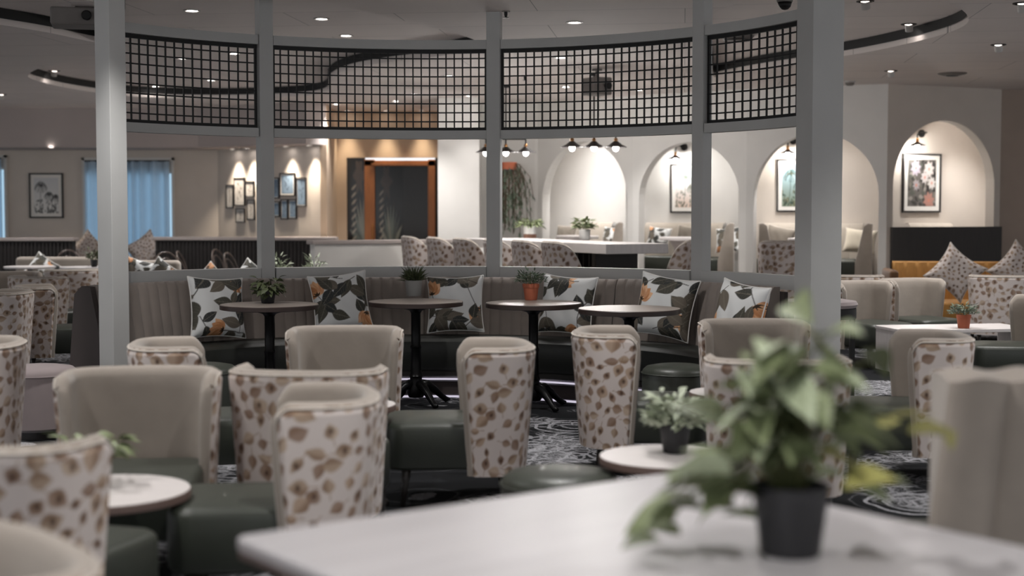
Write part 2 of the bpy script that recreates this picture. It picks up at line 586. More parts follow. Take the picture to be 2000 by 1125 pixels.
def floral_print(U, V, seed):
    rnd = random.Random(seed)
    C = np.zeros(U.shape + (3,)); C[:] = lin((96, 92, 88))
    for i in range(70):
        m, u, v = leaf_mask(U, V, rnd.random(), rnd.random(), rnd.uniform(0, 6.28), rnd.uniform(0.12, 0.3), 0.05, 0.2)
        ink(C, m, rnd.choice([(54, 52, 50), (120, 114, 106), (80, 84, 76), (40, 38, 38), (150, 144, 138)]), 0.85)
    for cx, cy, rr, cl in ((0.28, 0.82, 0.2, (176, 166, 178)), (0.75, 0.8, 0.2, (214, 204, 200)), (0.6, 0.62, 0.16, (200, 192, 190)),
                           (0.85, 0.5, 0.16, (206, 200, 196)), (0.75, 0.12, 0.22, (168, 124, 112)), (0.3, 0.45, 0.14, (158, 150, 152))):
        for p in range(8):
            m, u, v = leaf_mask(U, V, cx, cy, p * PI / 4 + 0.2, rr, rr * 0.28, 0.2)
            ink(C, m, cl, 0.95)
        ink(C, np.clip(1.3 - np.hypot(U - cx, V - cy) / 0.035, 0, 1), (196, 120, 96))
    return C.reshape(-1, 3)

# ================================================================= SETTING
# ---- floor
struct(MB().box((0, 11.5, -0.05), (36, 31, 0.1)).build('floor', 'carpet'))

# ---- ceiling: lower slab with three raised recesses, upper slab above
def ceil_poly(pts):
    return [tuple(on_z(x, y, CEIL)[:2]) for x, y in pts]
def smooth_poly(P, it=2):
    for _ in range(it):
        Q = []
        for i in range(len(P)):
            a, b = P[i], P[(i + 1) % len(P)]
            Q.append((a[0] * .75 + b[0] * .25, a[1] * .75 + b[1] * .25)); Q.append((a[0] * .25 + b[0] * .75, a[1] * .25 + b[1] * .75))
        P = Q
    return P
rec_mid = ceil_poly([(50, 150), (72, 158), (120, 170), (190, 181), (260, 189), (370, 193), (500, 192), (600, 187), (636, 181), (646, 170),
                     (640, 157), (660, 142), (700, 130), (770, 119), (860, 110), (925, 99), (940, 88), (932, 79), (880, 62), (780, 38), (680, 14), (600, -6)])
rec_mid += [(-3.0, 10.4), (-4.2, 10.3)] + ceil_poly([(246, 6), (236, 60), (205, 105), (120, 122), (66, 136)])
rec_left = ceil_poly([(-160, 24), (0, 48), (100, 64), (170, 80), (200, 84), (222, 70), (228, 20)]) + [(-4.6, 9.6), (-8, 8.8), (-9.5, 10.5)]
rec_right = ceil_poly([(1390, 153), (1410, 147), (1480, 134), (1555, 123), (1640, 111), (1720, 97), (1800, 79), (1860, 62), (1888, 48),
                       (1894, 36), (1880, 18), (1835, 0), (1780, -14)]) + [(2.6, 9.9), (1.6, 11.3), (1.75, 14.2)] + ceil_poly([(1392, 120)])
recs = [smooth_poly(p, 2) for p in (rec_mid, rec_left, rec_right)]
cu = bpy.data.curves.new('ceiling', 'CURVE'); cu.dimensions = '2D'; cu.fill_mode = 'BOTH'; cu.extrude = (RECESS - CEIL) / 2
for poly in [[(-18, -4), (18, -4), (18, 27), (-18, 27)]] + recs:
    sp = cu.splines.new('POLY'); sp.points.add(len(poly) - 1); sp.use_cyclic_u = True
    for p, q in zip(sp.points, poly): p.co = (q[0], q[1], 0, 1)
co = bpy.data.objects.new('tmp', cu); COL.objects.link(co)
bpy.context.view_layer.update()
cme = bpy.data.meshes.new_from_object(co.evaluated_get(bpy.context.evaluated_depsgraph_get()))
bpy.data.objects.remove(co)
cme.name = 'ceiling'; cme.materials.clear(); cme.materials.append(MATS['ceiling_paint'])
ceil = bpy.data.objects.new('ceiling', cme); COL.objects.link(ceil); ceil.location.z = (CEIL + RECESS) / 2; struct(ceil)
struct(MB().box((0, 11.5, RECESS + 0.05), (36, 31, 0.1)).build('ceiling_upper', 'ceiling_paint'))
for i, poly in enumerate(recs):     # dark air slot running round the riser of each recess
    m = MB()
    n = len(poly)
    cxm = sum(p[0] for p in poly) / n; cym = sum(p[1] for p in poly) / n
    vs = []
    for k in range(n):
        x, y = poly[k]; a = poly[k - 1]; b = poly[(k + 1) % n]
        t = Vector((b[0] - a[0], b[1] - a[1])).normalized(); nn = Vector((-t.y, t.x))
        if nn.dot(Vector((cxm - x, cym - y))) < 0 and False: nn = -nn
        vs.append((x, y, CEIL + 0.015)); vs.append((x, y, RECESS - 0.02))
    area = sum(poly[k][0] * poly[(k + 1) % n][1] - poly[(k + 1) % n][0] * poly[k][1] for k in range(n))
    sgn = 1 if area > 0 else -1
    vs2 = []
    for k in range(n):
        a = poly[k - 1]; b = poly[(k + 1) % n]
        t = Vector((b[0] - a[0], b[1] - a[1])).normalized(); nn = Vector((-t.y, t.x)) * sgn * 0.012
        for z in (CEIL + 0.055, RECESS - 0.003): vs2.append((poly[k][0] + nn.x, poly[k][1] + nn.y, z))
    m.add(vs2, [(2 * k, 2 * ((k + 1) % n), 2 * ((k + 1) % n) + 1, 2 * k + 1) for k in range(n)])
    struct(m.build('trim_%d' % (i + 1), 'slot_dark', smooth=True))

# ---- arched wall on the right: four panels, each with an arched opening
SC = 1.032
ARC = [(0.378 * SC, 20.98 * SC), (1.66 * SC, 19.61 * SC), (3.05 * SC, 18.56 * SC), (4.68 * SC, 17.8 * SC), (6.36 * SC, 18.58 * SC)]
BACKOFF = 1.55
def arch_panel(A, B, zs, z_top=CEIL, t=0.16, x0=0.10, x1=None, zb=0.0):
    A = Vector(A); B = Vector(B); L = (B - A).length
    d = (B - A) / L; nrm = Vector((-d.y, d.x))
    if nrm.y < 0: nrm = -nrm                      # away from the room
    x1 = L - 0.10 if x1 is None else x1
    r = (x1 - x0) / 2; cx = (x0 + x1) / 2
    n = 28
    arc = [(cx - r * math.cos(PI * i / n), zs + r * math.sin(PI * i / n)) for i in range(n + 1)]
    m = MB()
    P = lambda x, y, z: (A.x + d.x * x + nrm.x * y, A.y + d.y * x + nrm.y * y, z)
    for y in (0, t):
        m.add([P(0, y, zb), P(x0, y, zb), P(x0, y, zs), P(0, y, zs)], [(0, 1, 2, 3)])
        m.add([P(x1, y, zb), P(L, y, zb), P(L, y, zs), P(x1, y, zs)], [(0, 1, 2, 3)])
        m.add([P(0, y, zs), P(x0, y, zs), P(x0, y, z_top), P(0, y, z_top)], [(0, 1, 2, 3)])
        m.add([P(x1, y, zs), P(L, y, zs), P(L, y, z_top), P(x1, y, z_top)], [(0, 1, 2, 3)])
        vs = []
        for x, z in arc: vs += [P(x, y, z), P(x, y, z_top)]
        m.add(vs, [(2 * i, 2 * i + 2, 2 * i + 3, 2 * i + 1) for i in range(n)])
    vs = []
    path = [(x0, zb)] + arc + [(x1, zb)]
    for x, z in path: vs += [P(x, 0, z), P(x, t, z)]
    m.add(vs, [(2 * i, 2 * i + 1, 2 * i + 3, 2 * i + 2) for i in range(len(path) - 1)])
    for x in (0, L):
        m.add([P(x, 0, zb), P(x, t, zb), P(x, t, z_top), P(x, 0, z_top)], [(0, 1, 2, 3)])
    return m
BK = []
for (x, y) in ARC:
    k = 1 + BACKOFF / math.hypot(x, y); BK.append((x * k, y * k))
for i in range(4):
    zs = (1.62, 1.62, 1.66, 1.80)[i]
    struct(arch_panel(ARC[i], ARC[i + 1], zs).build('wall_right_arch_%d' % (i + 1), 'wall_white' if i < 3 else 'wall_cream', recalc=False))
    a, b = Vector(BK[i]), Vector(BK[i + 1])
    dd = (b - a).normalized(); nn = Vector((-dd.y, dd.x)) * 0.05
    struct(MB().prism([a[:], b[:], (b + 2 * nn)[:], (a + 2 * nn)[:]], 0, CEIL).build('wall_niche_%d' % (i + 1), 'wall_white' if i < 2 else 'wall_cream'))
# dividing fins between the niches, each with its own arch
for i, z in ((1, 1.62), (2, 1.62), (3, 1.66)):
    A = Vector(ARC[i]); B = Vector(BK[i]); q = (B - A).normalized()
    struct(arch_panel((A + q * 0.17)[:], B[:], 1.75, t=0.10, x0=0.12, x1=(B - A).length - 0.3).build('wall_divider_%d' % i, 'wall_white', recalc=False))
for nm, A, B in (('wall_end_1', ARC[0], BK[0]), ('wall_end_2', ARC[4], BK[4])):
    A = Vector(A); B = Vector(B); q = (B - A).normalized(); nq = Vector((-q.y, q.x)) * 0.05
    struct(MB().prism([A[:], B[:], (B + nq)[:], (A + nq)[:]], 0, CEIL).build(nm, 'wall_white'))
# side wall right of the last arch
struct(MB().box((0, 0, CEIL / 2), (7, 0.15, CEIL)).build('wall_right', 'wall_taupe'))
wr = bpy.data.objects['wall_right']; wr.location = (ARC[4][0] + 3.42, ARC[4][1] + 0.02, 0); wr.rotation_euler.z = R(-2)
# raised floor behind the partition
struct(MB().prism([(-0.9, 14.3), (1.9, 14.3), (3.3, 16.6), (4.75, 18.2), BK[3], BK[2], BK[1], BK[0], (0.0, 21.6), (-0.9, 20.4)], 0.0, 0.35).build('floor_platform', 'platform'))

# ---- far left: window wall, bulkhead, picture wall, entrance
YB = 23.6
XC = on_y(425, 300, YB).x
GA = (XC, YB); GB = tuple(on_y(625, 300, 21.8)[:2])
struct(MB().box(((-18 + XC) / 2, YB + 0.06, CEIL / 2), (XC + 18, 0.12, CEIL)).build('wall_back', 'wall_cream'))
struct(MB().prism([GA, GB, (GB[0] + 0.05, GB[1] + 0.12), (GA[0] + 0.05, GA[1] + 0.12)], 0, CEIL).build('wall_gallery', 'wall_cream'))
YD = 23.3
XD0, XD1 = on_y(640, 300, YD).x, on_y(856, 300, YD).x
struct(MB().prism([GB, (GB[0] + 0.10, GB[1]), (XD0 + 0.15, YD), (XD0, YD)], 0, CEIL).build('wall_return', 'wall_beige'))
zdoor = on_y(760, 308, YD).z
XO0 = on_y(677, 300, YD).x
m = MB().box(((XD0 + XO0) / 2, YD + 0.06, CEIL / 2), (XO0 - XD0, 0.12, CEIL))
m.box(((XO0 + XD1) / 2, YD + 0.06, (CEIL + zdoor) / 2), (XD1 - XO0, 0.12, CEIL - zdoor))
struct(m.build('wall_entrance', 'wall_beige'))
XK0, XK1 = on_y(855, 300, 20.6).x, on_y(936, 300, 20.6).x
struct(MB().box(((XK0 + XK1) / 2, 20.6 + 1.4, CEIL / 2), (XK1 - XK0, 2.8, CEIL)).build('wall_column', 'wall_white'))
struct(MB().prism([(XK1, 21.9), (ARC[0][0], ARC[0][1]), (ARC[0][0], ARC[0][1] + 0.12), (XK1, 22.02)], 0, CEIL).build('wall_centre', 'wall_white'))
zb = on_y(100, 288, 22.6).z
struct(MB().prism([(-18, 22.6), (XC - 0.1, 22.6), (GB[0] - 0.15, 21.35), (GB[0] + 0.10, 21.75), (XC, 23.55), (-18, 23.55)], zb, CEIL).build('wall_bulkhead', 'bulkhead'))

# windows with curtains
def window(i, x0, x1, y0, y1, label):
    a = on_y(x0, y0, YB); b = on_y(x1, y1, YB)
    w = struct(thing('window_%d' % i, label, 'window', ((a.x + b.x) / 2, YB - 0.004, b.z)))
    W, H = b.x - a.x, a.z - b.z
    MB().box((0, -0.008, H * 0.43), (W, 0.012, H * 0.86)).build('window_pane', 'daylight', w)
    m = MB()
    for s in (-1, 1): m.box((s * (W / 2 + 0.02), -0.02, H / 2), (0.04, 0.05, H + 0.08))
    m.box((0, -0.02, H + 0.02), (W + 0.08, 0.05, 0.04)); m.build('window_frame', 'wall_white', w)
    return w, W, H
w1, W1, H1 = window(1, 166, 338, 313, 500, 'tall curtained window in the far left wall, lit blue by daylight')
w2, W2, H2 = window(2, -90, 12, 308, 475, 'curtained window cut off by the left edge of the photo')
def curtain(w, x0, x1, H, label, amp=0.045, sub=0.0):
    o = thing('curtain', label, 'curtain', (w.location.x, w.location.y, w.location.z), group='window curtains')
    n = 90
    X = np.linspace(x0, x1, n); Z = np.linspace(0.0, H - 0.02, 12)
    P = np.zeros((12, n, 3))
    P[:, :, 0] = X[None, :]; P[:, :, 2] = Z[:, None]
    P[:, :, 1] = -0.10 + amp * np.sin(X * 38 + 1.5 * np.sin(X * 7))[None, :] + 0.012 * np.sin(X * 21 + 1)[None, :]
    MB().grid(P).build('drape', 'curtain', o, smooth='full')
    MB().tube([(x0, -0.10, H - 0.015), (x1, -0.10, H - 0.015)], 0.012).build('curtain_rod', 'frame_black', o)
    return o
curtain(w1, -W1 / 2 + 0.02, W1 / 2 - 0.02, H1, 'sheer grey-blue curtain across the window right of the palm picture')
curtain(w2, -W2 / 2 + 0.02, W2 / 2 - 0.02, H2, 'sheer curtain at the left edge, left of the palm picture')

# entrance door: dark decorated side panel, timber frame, glass leaf with a plant etching
d1 = struct(thing('door_1', 'timber framed glass entrance door with dark botanical side panel', 'door', (0, YD, 0)))
def dx(px): return on_y(px, 300, YD).x
def dz(py): return on_y(760, py, YD).z
def printed(name, x0, x1, z0, z1, y, fn, material, parent, nx=60, nz=90):
    X, Z = np.meshgrid(np.linspace(0, 1, nx), np.linspace(0, 1, nz))
    P = np.zeros((nz, nx, 3)); P[..., 0] = x0 + (x1 - x0) * X; P[..., 1] = y; P[..., 2] = z0 + (z1 - z0) * Z
    return MB().grid(P).build(name, material, parent, col=fn(X, Z), recalc=False)
def dark_botanic(U, V, seed=3):
    rnd = random.Random(seed)
    C = np.zeros(U.shape + (3,)); C[:] = lin((22, 20, 18))
    for k in range(11):
        an = R(20 + 14 * k)
        m, u, v = leaf_mask(U, V, 0.55, 0.12, an, 0.55, 0.05, 0.3)
        ink(C, m, rnd.choice([(96, 104, 98), (70, 76, 72), (120, 122, 112)]), 0.8)
    for k in range(9):
        m, u, v = leaf_mask(U, V, 0.12, 0.1 + 0.075 * k, 0.3, 0.22, 0.018, 0.3)
        ink(C, m, (150, 142, 130), 0.7)
    for k in range(6):
        m, u, v = leaf_mask(U, V, 0.4, 0.85, k * 1.05, 0.25, 0.07, 0.3)
        ink(C, m, (62, 52, 46), 0.9)
    return C.reshape(-1, 3)
zt = dz(308)
m = MB().box(((dx(677) + dx(713)) / 2, 0.03, zt / 2), (dx(713) - dx(677), 0.03, zt)); m.build('side_panel', 'glass_dark', d1)
printed('side_panel_print', dx(679), dx(712), 0.7, zt - 0.05, 0.012, lambda U, V: dark_botanic(U * 0.6, V, 5), 'print_glass', d1)
for a, b in ((712, 732), (836, 850)):
    MB().box(((dx(a) + dx(b)) / 2, 0.0, (zt - 0.03) / 2), (dx(b) - dx(a), 0.10, zt - 0.03)).build('door_post', 'door_wood', d1, bevel=0.006)
MB().box(((dx(712) + dx(850)) / 2, 0.0, dz(319)), (dx(850) - dx(712), 0.10, 0.09)).build('door_header', 'door_wood', d1, bevel=0.006)
MB().box(((dx(726) + dx(836)) / 2, -0.06, dz(321)), (dx(836) - dx(726), 0.03, 0.035)).build('header_moulding', 'door_wood', d1)
MB().box(((dx(732) + dx(836)) / 2, 0.04, dz(323) / 2), (dx(836) - dx(732), 0.03, dz(323))).build('door_leaf', 'glass_dark', d1)
printed('glass_print', dx(733), dx(786), 0.6, dz(325), 0.02, lambda U, V: dark_botanic(U, V, 9), 'print_glass', d1)
MB().box(((dx(850) + dx(856)) / 2, 0.02, zt / 2), (dx(856) - dx(850), 0.08, zt)).build('door_return', 'slot_dark', d1)
MB().tube([(dx(728), -0.08, 0.95), (dx(728), -0.11, 1.0), (dx(728), -0.11, 1.2), (dx(728), -0.08, 1.25)], 0.012).build('door_handle', 'brass', d1)

# ---- low partitions at the back
def low_wall(name, A, B, h, depth, body, label, flutes=False, cap=0.05, capm='cap_grey'):
    A = Vector(A); B = Vector(B); L = (B - A).length; ang = math.atan2(B.y - A.y, B.x - A.x)
    o = thing(name, label, 'low partition', (A.x, A.y, 0), ang)
    MB().box((L / 2, depth / 2, (h - cap) / 2), (L, depth, h - cap)).build('partition_body', body, o)
    MB().box((L / 2, depth / 2, h - cap / 2), (L + 0.08, depth + 0.08, cap)).build('partition_cap', capm, o, bevel=0.008)
    if flutes:
        m = MB(); n = int(L / 0.055)
        for i in range(n):
            m.lathe([(0.02, 0.05), (0.02, h - cap - 0.02)], 6, M=Matrix.Translation(((i + 0.5) * L / n, -0.004, 0)))
        tag(m.build('fluting', body, o, smooth=True), kind='stuff')
    return o
hA = 1.08
def low_at(px0, y0, px1, y1, h): return on_z(px0, y0, h)[:2], on_z(px1, y1, h)[:2]
a, b = low_at(-60, 464.3, 140, 464.3, hA); low_wall('low_partition', a, b, hA, 0.2, 'fluted', 'dark fluted low partition at the left edge below the palm picture', True)
a, b = low_at(303, 463, 652, 463, hA); low_wall('low_partition', a, b, hA, 0.2, 'fluted', 'long dark fluted low partition below the wall of small frames', True)
a, b = low_at(614, 470, 945, 467, 1.08); low_wall('low_partition', a, b, 1.08, 0.18, 'wall_white', 'plain white low partition in front of the entrance door')
# dark panelling filling the foot of the fourth arch
A = Vector(ARC[3]); B = Vector(ARC[4]); q = (B - A).normalized(); nq = Vector((q.y, -q.x))
zpan = on_seg(1840, 443, ARC[3], ARC[4]).z
pan = MB().prism([(A + q * 0.06 + nq * 0.05)[:], (B + nq * 0.05)[:], (B + nq * 0.01)[:], (A + q * 0.06 + nq * 0.01)[:]], 0, zpan)
struct(pan.build('wall_panelling', 'dark_panel'))

# ================================================================= CURVED PARTITION AND BANQUETTE
CC = (-0.637, 9.038); RR = 2.88
def pol(a, r=RR, z=0.0): return Vector((CC[0] + r * math.cos(R(a)), CC[1] + r * math.sin(R(a)), z))
part = thing('post_and_rail_screen', 'curved white post-and-rail screen with black wire grid panels behind the banquette', 'room divider', (CC[0], CC[1] + RR, 0))
def ploc(o):
    o.location = (-part.location.x, -part.location.y, 0); return o
POSTS = [(144.6, 0.10), (118.3, 0.115), (80.2, 0.115), (43.2, 0.11), (16.7, 0.235)]
for a, s in POSTS:
    p = pol(a)
    ploc(MB().box((p.x, p.y, (RECESS - 0.003) / 2), (s, s, RECESS - 0.006), rz=R(a)).build('post', 'post_paint', part, bevel=0.004))
pf_ = Vector((at_x(221, 9.6), 9.6))          # stout front post standing before the banquette end, tied back by two beams
ploc(MB().box((pf_.x, pf_.y, (RECESS - 0.003) / 2), (0.142, 0.142, RECESS - 0.006), rz=R(147)).build('post', 'post_paint', part, bevel=0.004))
qb_ = pol(144.6)
for z in (2.095, 2.8375):
    ploc(MB().beam((pf_.x, pf_.y, z), (qb_.x, qb_.y, z), 0.08, 0.07).build('tie_beam', 'post_paint', part))
ZR1, ZR0 = 1.0, 0.90
ZL1, ZL0 = 2.13, 2.06
ZT1, ZT0 = 2.875, 2.80
def arcbar(r0, r1, z0, z1, a0, a1, n=40):
    return MB().sweep([(r0, z0), (r1, z0), (r1, z1), (r0, z1)], R(a0), R(a1), n, CC)
gaps = [(142.9, 119.6), (117.0, 81.4), (79.0, 44.4), (42.0, 19.2)]
for (a0, a1) in gaps:
    ploc(arcbar(RR - 0.045, RR + 0.045, ZT0, ZT1, a0, a1).build('top_beam', 'post_paint', part, smooth=True))
    ploc(arcbar(RR - 0.045, RR + 0.045, ZL0, ZL1, a0, a1).build('lower_beam', 'post_paint', part, smooth=True))
    ploc(arcbar(RR - 0.07, RR + 0.05, ZR0, ZR1, a0, a1).build('sill_rail', 'post_paint', part, smooth=True))
ncol = (15, 26, 25, 13)
for (a0, a1), nc in zip(gaps, ncol):
    g = ploc(arcbar(RR - 0.012, RR + 0.012, ZT0 - 0.032, ZT0, a0, a1).build('grid_panel', 'black_metal', part, smooth=True))
    tag(g, label='black wire grid panel of the screen')
    b0 = arcbar(RR - 0.012, RR + 0.012, ZL1, ZL1 + 0.026, a0, a1).build('frame_bar', 'black_metal', g, smooth=True)
    for aa in (a0 - 0.2, a1 + 0.2):
        MB().box((pol(aa).x, pol(aa).y, (ZL1 + ZT0) / 2), (0.02, 0.02, ZT0 - ZL1), rz=R(aa)).build('frame_bar', 'black_metal', g)
    for i in range(1, nc):
        aa = a0 + (a1 - a0) * i / nc; p = pol(aa)
        MB().box((p.x, p.y, (ZL1 + ZT0) / 2), (0.0115, 0.0115, ZT0 - ZL1 - 0.03), rz=R(aa)).build('vertical_bar', 'black_metal', g)
    for k in range(1, 9):
        z = ZL1 + (ZT0 - ZL1) * k / 9
        arcbar(RR - 0.011, RR - 0.003, z - 0.0055, z + 0.0055, a0, a1, 30).build('horizontal_bar', 'black_metal', g)

# banquette: stepped plinth, base, leather seats, channelled velvet back, brown outer panel
bq = thing('banquette', 'long curved banquette with green leather seat and channelled taupe velvet back', 'banquette', (CC[0], CC[1] + 2.4, 0))
def bloc(o):
    o.location = (-bq.location.x, -bq.location.y, 0); return o
SEG = [(153.0, 119.3), (119.0, 56.6), (56.3, 21.5)]
def seat_prof(a):
    return [(2.62, 0.20), (2.13, 0.20), (2.105, 0.23), (2.10, 0.40), (2.11, 0.435), (2.15, 0.457), (2.30, 0.462), (2.62, 0.455)]
def back_prof(ch, top):
    def f(a):
        s = abs(math.sin(math.degrees(a) / ch * PI)) ** 0.35
        g = 0.02 * (1 - s)
        return [(2.72, 0.44), (2.56 + g, 0.44), (2.565 + g, 0.55), (2.60 + g, 0.72), (2.625 + g, top - 0.06), (2.645 + g, top - 0.02), (2.67, top), (2.72, top)]
    return f
for k, (a0, a1) in enumerate(SEG):
    n = int(abs(a0 - a1) / 0.21)
    bloc(MB().sweep(seat_prof, R(a0), R(a1), 60, CC).build('seat_cushion', 'leather_bench', bq, smooth=True))
    bloc(MB().sweep(back_prof(1.95, 0.925 if k != 1 else 0.918), R(a0), R(a1), n, CC).build('backrest', 'velvet_bench', bq, smooth='full' if False else True))
bloc(arcbar(2.725, 2.755, 0.0, 0.89, 153, 20.5, 80).build('outer_panel', 'brown_panel', bq, smooth=True))
bloc(arcbar(2.13, 2.70, 0.16, 0.2, 153, 20.5, 80).build('base', 'wood_black', bq, smooth=True))
bloc(arcbar(2.09, 2.70, 0.125, 0.165, 153, 20.5, 80).build('plinth_step', 'alu', bq, smooth=True))
bloc(arcbar(2.12, 2.70, 0.0, 0.125, 153, 20.5, 80).build('plinth', 'brown_panel', bq, smooth=True))
bloc(arcbar(2.06, 2.12, 0.0, 0.022, 153, 20.5, 80).build('plinth_strip', 'alu', bq, smooth=True))
bloc(arcbar(2.078, 2.09, 0.138, 0.150, 153, 20.5, 80).build('edge_glint_strip', 'edge_glint', bq))  # painted glints: this strip and the next glow along the plinth's metal edges
bloc(arcbar(2.048, 2.06, 0.004, 0.018, 153, 20.5, 80).build('edge_glint_strip', 'edge_glint', bq))
# end panel closing the left end
ea = R(156.4)
m = MB()
prof = [(2.08, 0.0), (2.90, 0.0), (2.81, 0.86), (2.74, 0.92), (2.66, 0.915), (2.55, 0.46), (2.08, 0.46)]
bloc(MB().sweep(prof, R(153.05), R(154.1), 1, CC).build('end_panel', 'brown_panel', bq))

# ---- cushions
def cushion_mesh(name, w, h, T, colfn, material, n=72, pin=0.09):
    u = np.linspace(-1, 1, n); U, V = np.meshgrid(u, u)
    X = U * w / 2 * (1 - pin * (1 - V ** 2)); Z = V * h / 2 * (1 - pin * (1 - U ** 2))
    th = T / 2 * np.clip((1 - U ** 4) * (1 - V ** 4), 0, 1) ** 0.6
    th += 0.004 * np.sin(U * 9 + V * 5) * (1 - U ** 2) * (1 - V ** 2)
    f = np.stack([X, -th, Z], -1); b = np.stack([X, th, Z], -1)
    m = MB(); m.grid(f); m.grid(b[:, ::-1])
    c = colfn(U, V)
    col = None if c is None else np.concatenate([c, c.reshape(n, n, 3)[:, ::-1].reshape(-1, 3)])
    me = m.mesh(name, material, smooth='full', col=col, recalc=False)
    edge = [(w / 2 * (1 - pin * (1 - t * t)) * s, 0, t * h / 2) for s, t in [(-1, x) for x in np.linspace(-1, 1, 14)]]
    edge += [(t * w / 2, 0, h / 2 * (1 - pin * (1 - t * t))) for t in np.linspace(-1, 1, 14)]
    edge += [(w / 2 * (1 - pin * (1 - t * t)), 0, t * h / 2) for t in np.linspace(1, -1, 14)]
    edge += [(t * w / 2, 0, -h / 2 * (1 - pin * (1 - t * t))) for t in np.linspace(1, -1, 14)]
    pm = MB().tube(edge, 0.006, 6, closed=True).mesh(name + '_piping', 'pot_white' if material == 'print_cushion' else 'piping', smooth='full')
    return me, pm
def cushion(meshes, loc, rz, lean, roll, label, group):
    o = thing('cushion', label, 'cushion', loc, 0, group)
    o.rotation_euler = (Matrix.Rotation(rz, 4, 'Z') @ Matrix.Rotation(lean, 4, 'X') @ Matrix.Rotation(roll, 4, 'Y')).to_euler()
    for nm, me in zip(('cushion_cover', 'piping_cord'), meshes):
        c = bpy.data.objects.new(nm, me); COL.objects.link(c); c.parent = o if nm == 'cushion_cover' else o.children[0]
    return o
def bench_ang(px, r):
    d = ray(px, 600); d = Vector((d.x, d.y)).normalized(); c = Vector(CC)
    b = d.dot(c); t = b + math.sqrt(b * b - c.length_squared + r * r)
    p = d * t - c
    return math.atan2(p.y, p.x)
BC = [(421, 0.47, 4, 0.06, 0, 'botanical cushion leftmost on the banquette, orange flowers at top and bottom left'),
      (664, 0.47, 11, -0.10, 0, 'tilted botanical cushion on the banquette between first and second bistro table'),
      (890, 0.46, 23, -0.03, 0, 'botanical cushion on the banquette right of the grey pot'),
      (1110, 0.47, 7, 0.05, 0, 'botanical cushion on the banquette behind the terracotta pot'),
      (1303, 0.47, 31, 0.14, 0.35, 'botanical cushion turned sideways with a big apricot flower, at the fourth bistro table'),
      (1450, 0.46, 43, 0.12, 0.25, 'botanical cushion rightmost on the banquette above an armchair back')]
for px, s, seed, roll, turn, lab in BC:
    a = bench_ang(px, 2.44)
    p = Vector((CC[0] + 2.42 * math.cos(a), CC[1] + 2.42 * math.sin(a), 0.474 + s / 2 * (1 + abs(roll))))
    cushion(cushion_mesh('botanical_cushion', s, s, 0.19, lambda U, V: botanic_cushion(U, V, seed), 'print_cushion', 100), p, a - PI / 2 + turn, -0.20, roll, lab, 'botanical cushions on the curved banquette')

# ================================================================= FURNITURE PROTOTYPES
def shell_pt(s, k, off, arched=False):
    """s in -1..1 round the back, k in 0..1 up; off outward offset. local chair faces +Y"""
    a = 0.302; b = 0.17
    q = 0.80
    if abs(s) <= 0.68:
        ph = s / 0.68 * PI / 2
        x = a * math.copysign(abs(math.sin(ph)) ** q, ph); y = -b * abs(math.cos(ph)) ** q
        nx, ny = math.sin(ph), -math.cos(ph)
    else:
        t = (abs(s) - 0.68) / 0.32
        x = math.copysign(a, s) * (1 - 0.02 * t); y = t * (0.10 + 0.07 * k)
        nx, ny = math.copysign(1, s), 0.0
    zt = 0.78
    if arched:
        zt = 0.785 - 0.42 * abs(s) ** 5
    else:
        e = max(0.0, (abs(s) - 0.90) / 0.10)
        zt -= 0.045 * e ** 2
    z = 0.155 + (zt - 0.155) * k
    sc_ = 0.90 + 0.10 * k
    y0 = -0.165 - 0.035 * k
    return ((x + nx * off) * sc_, (y + ny * off) * (0.92 + 0.08 * k) + y0, z)
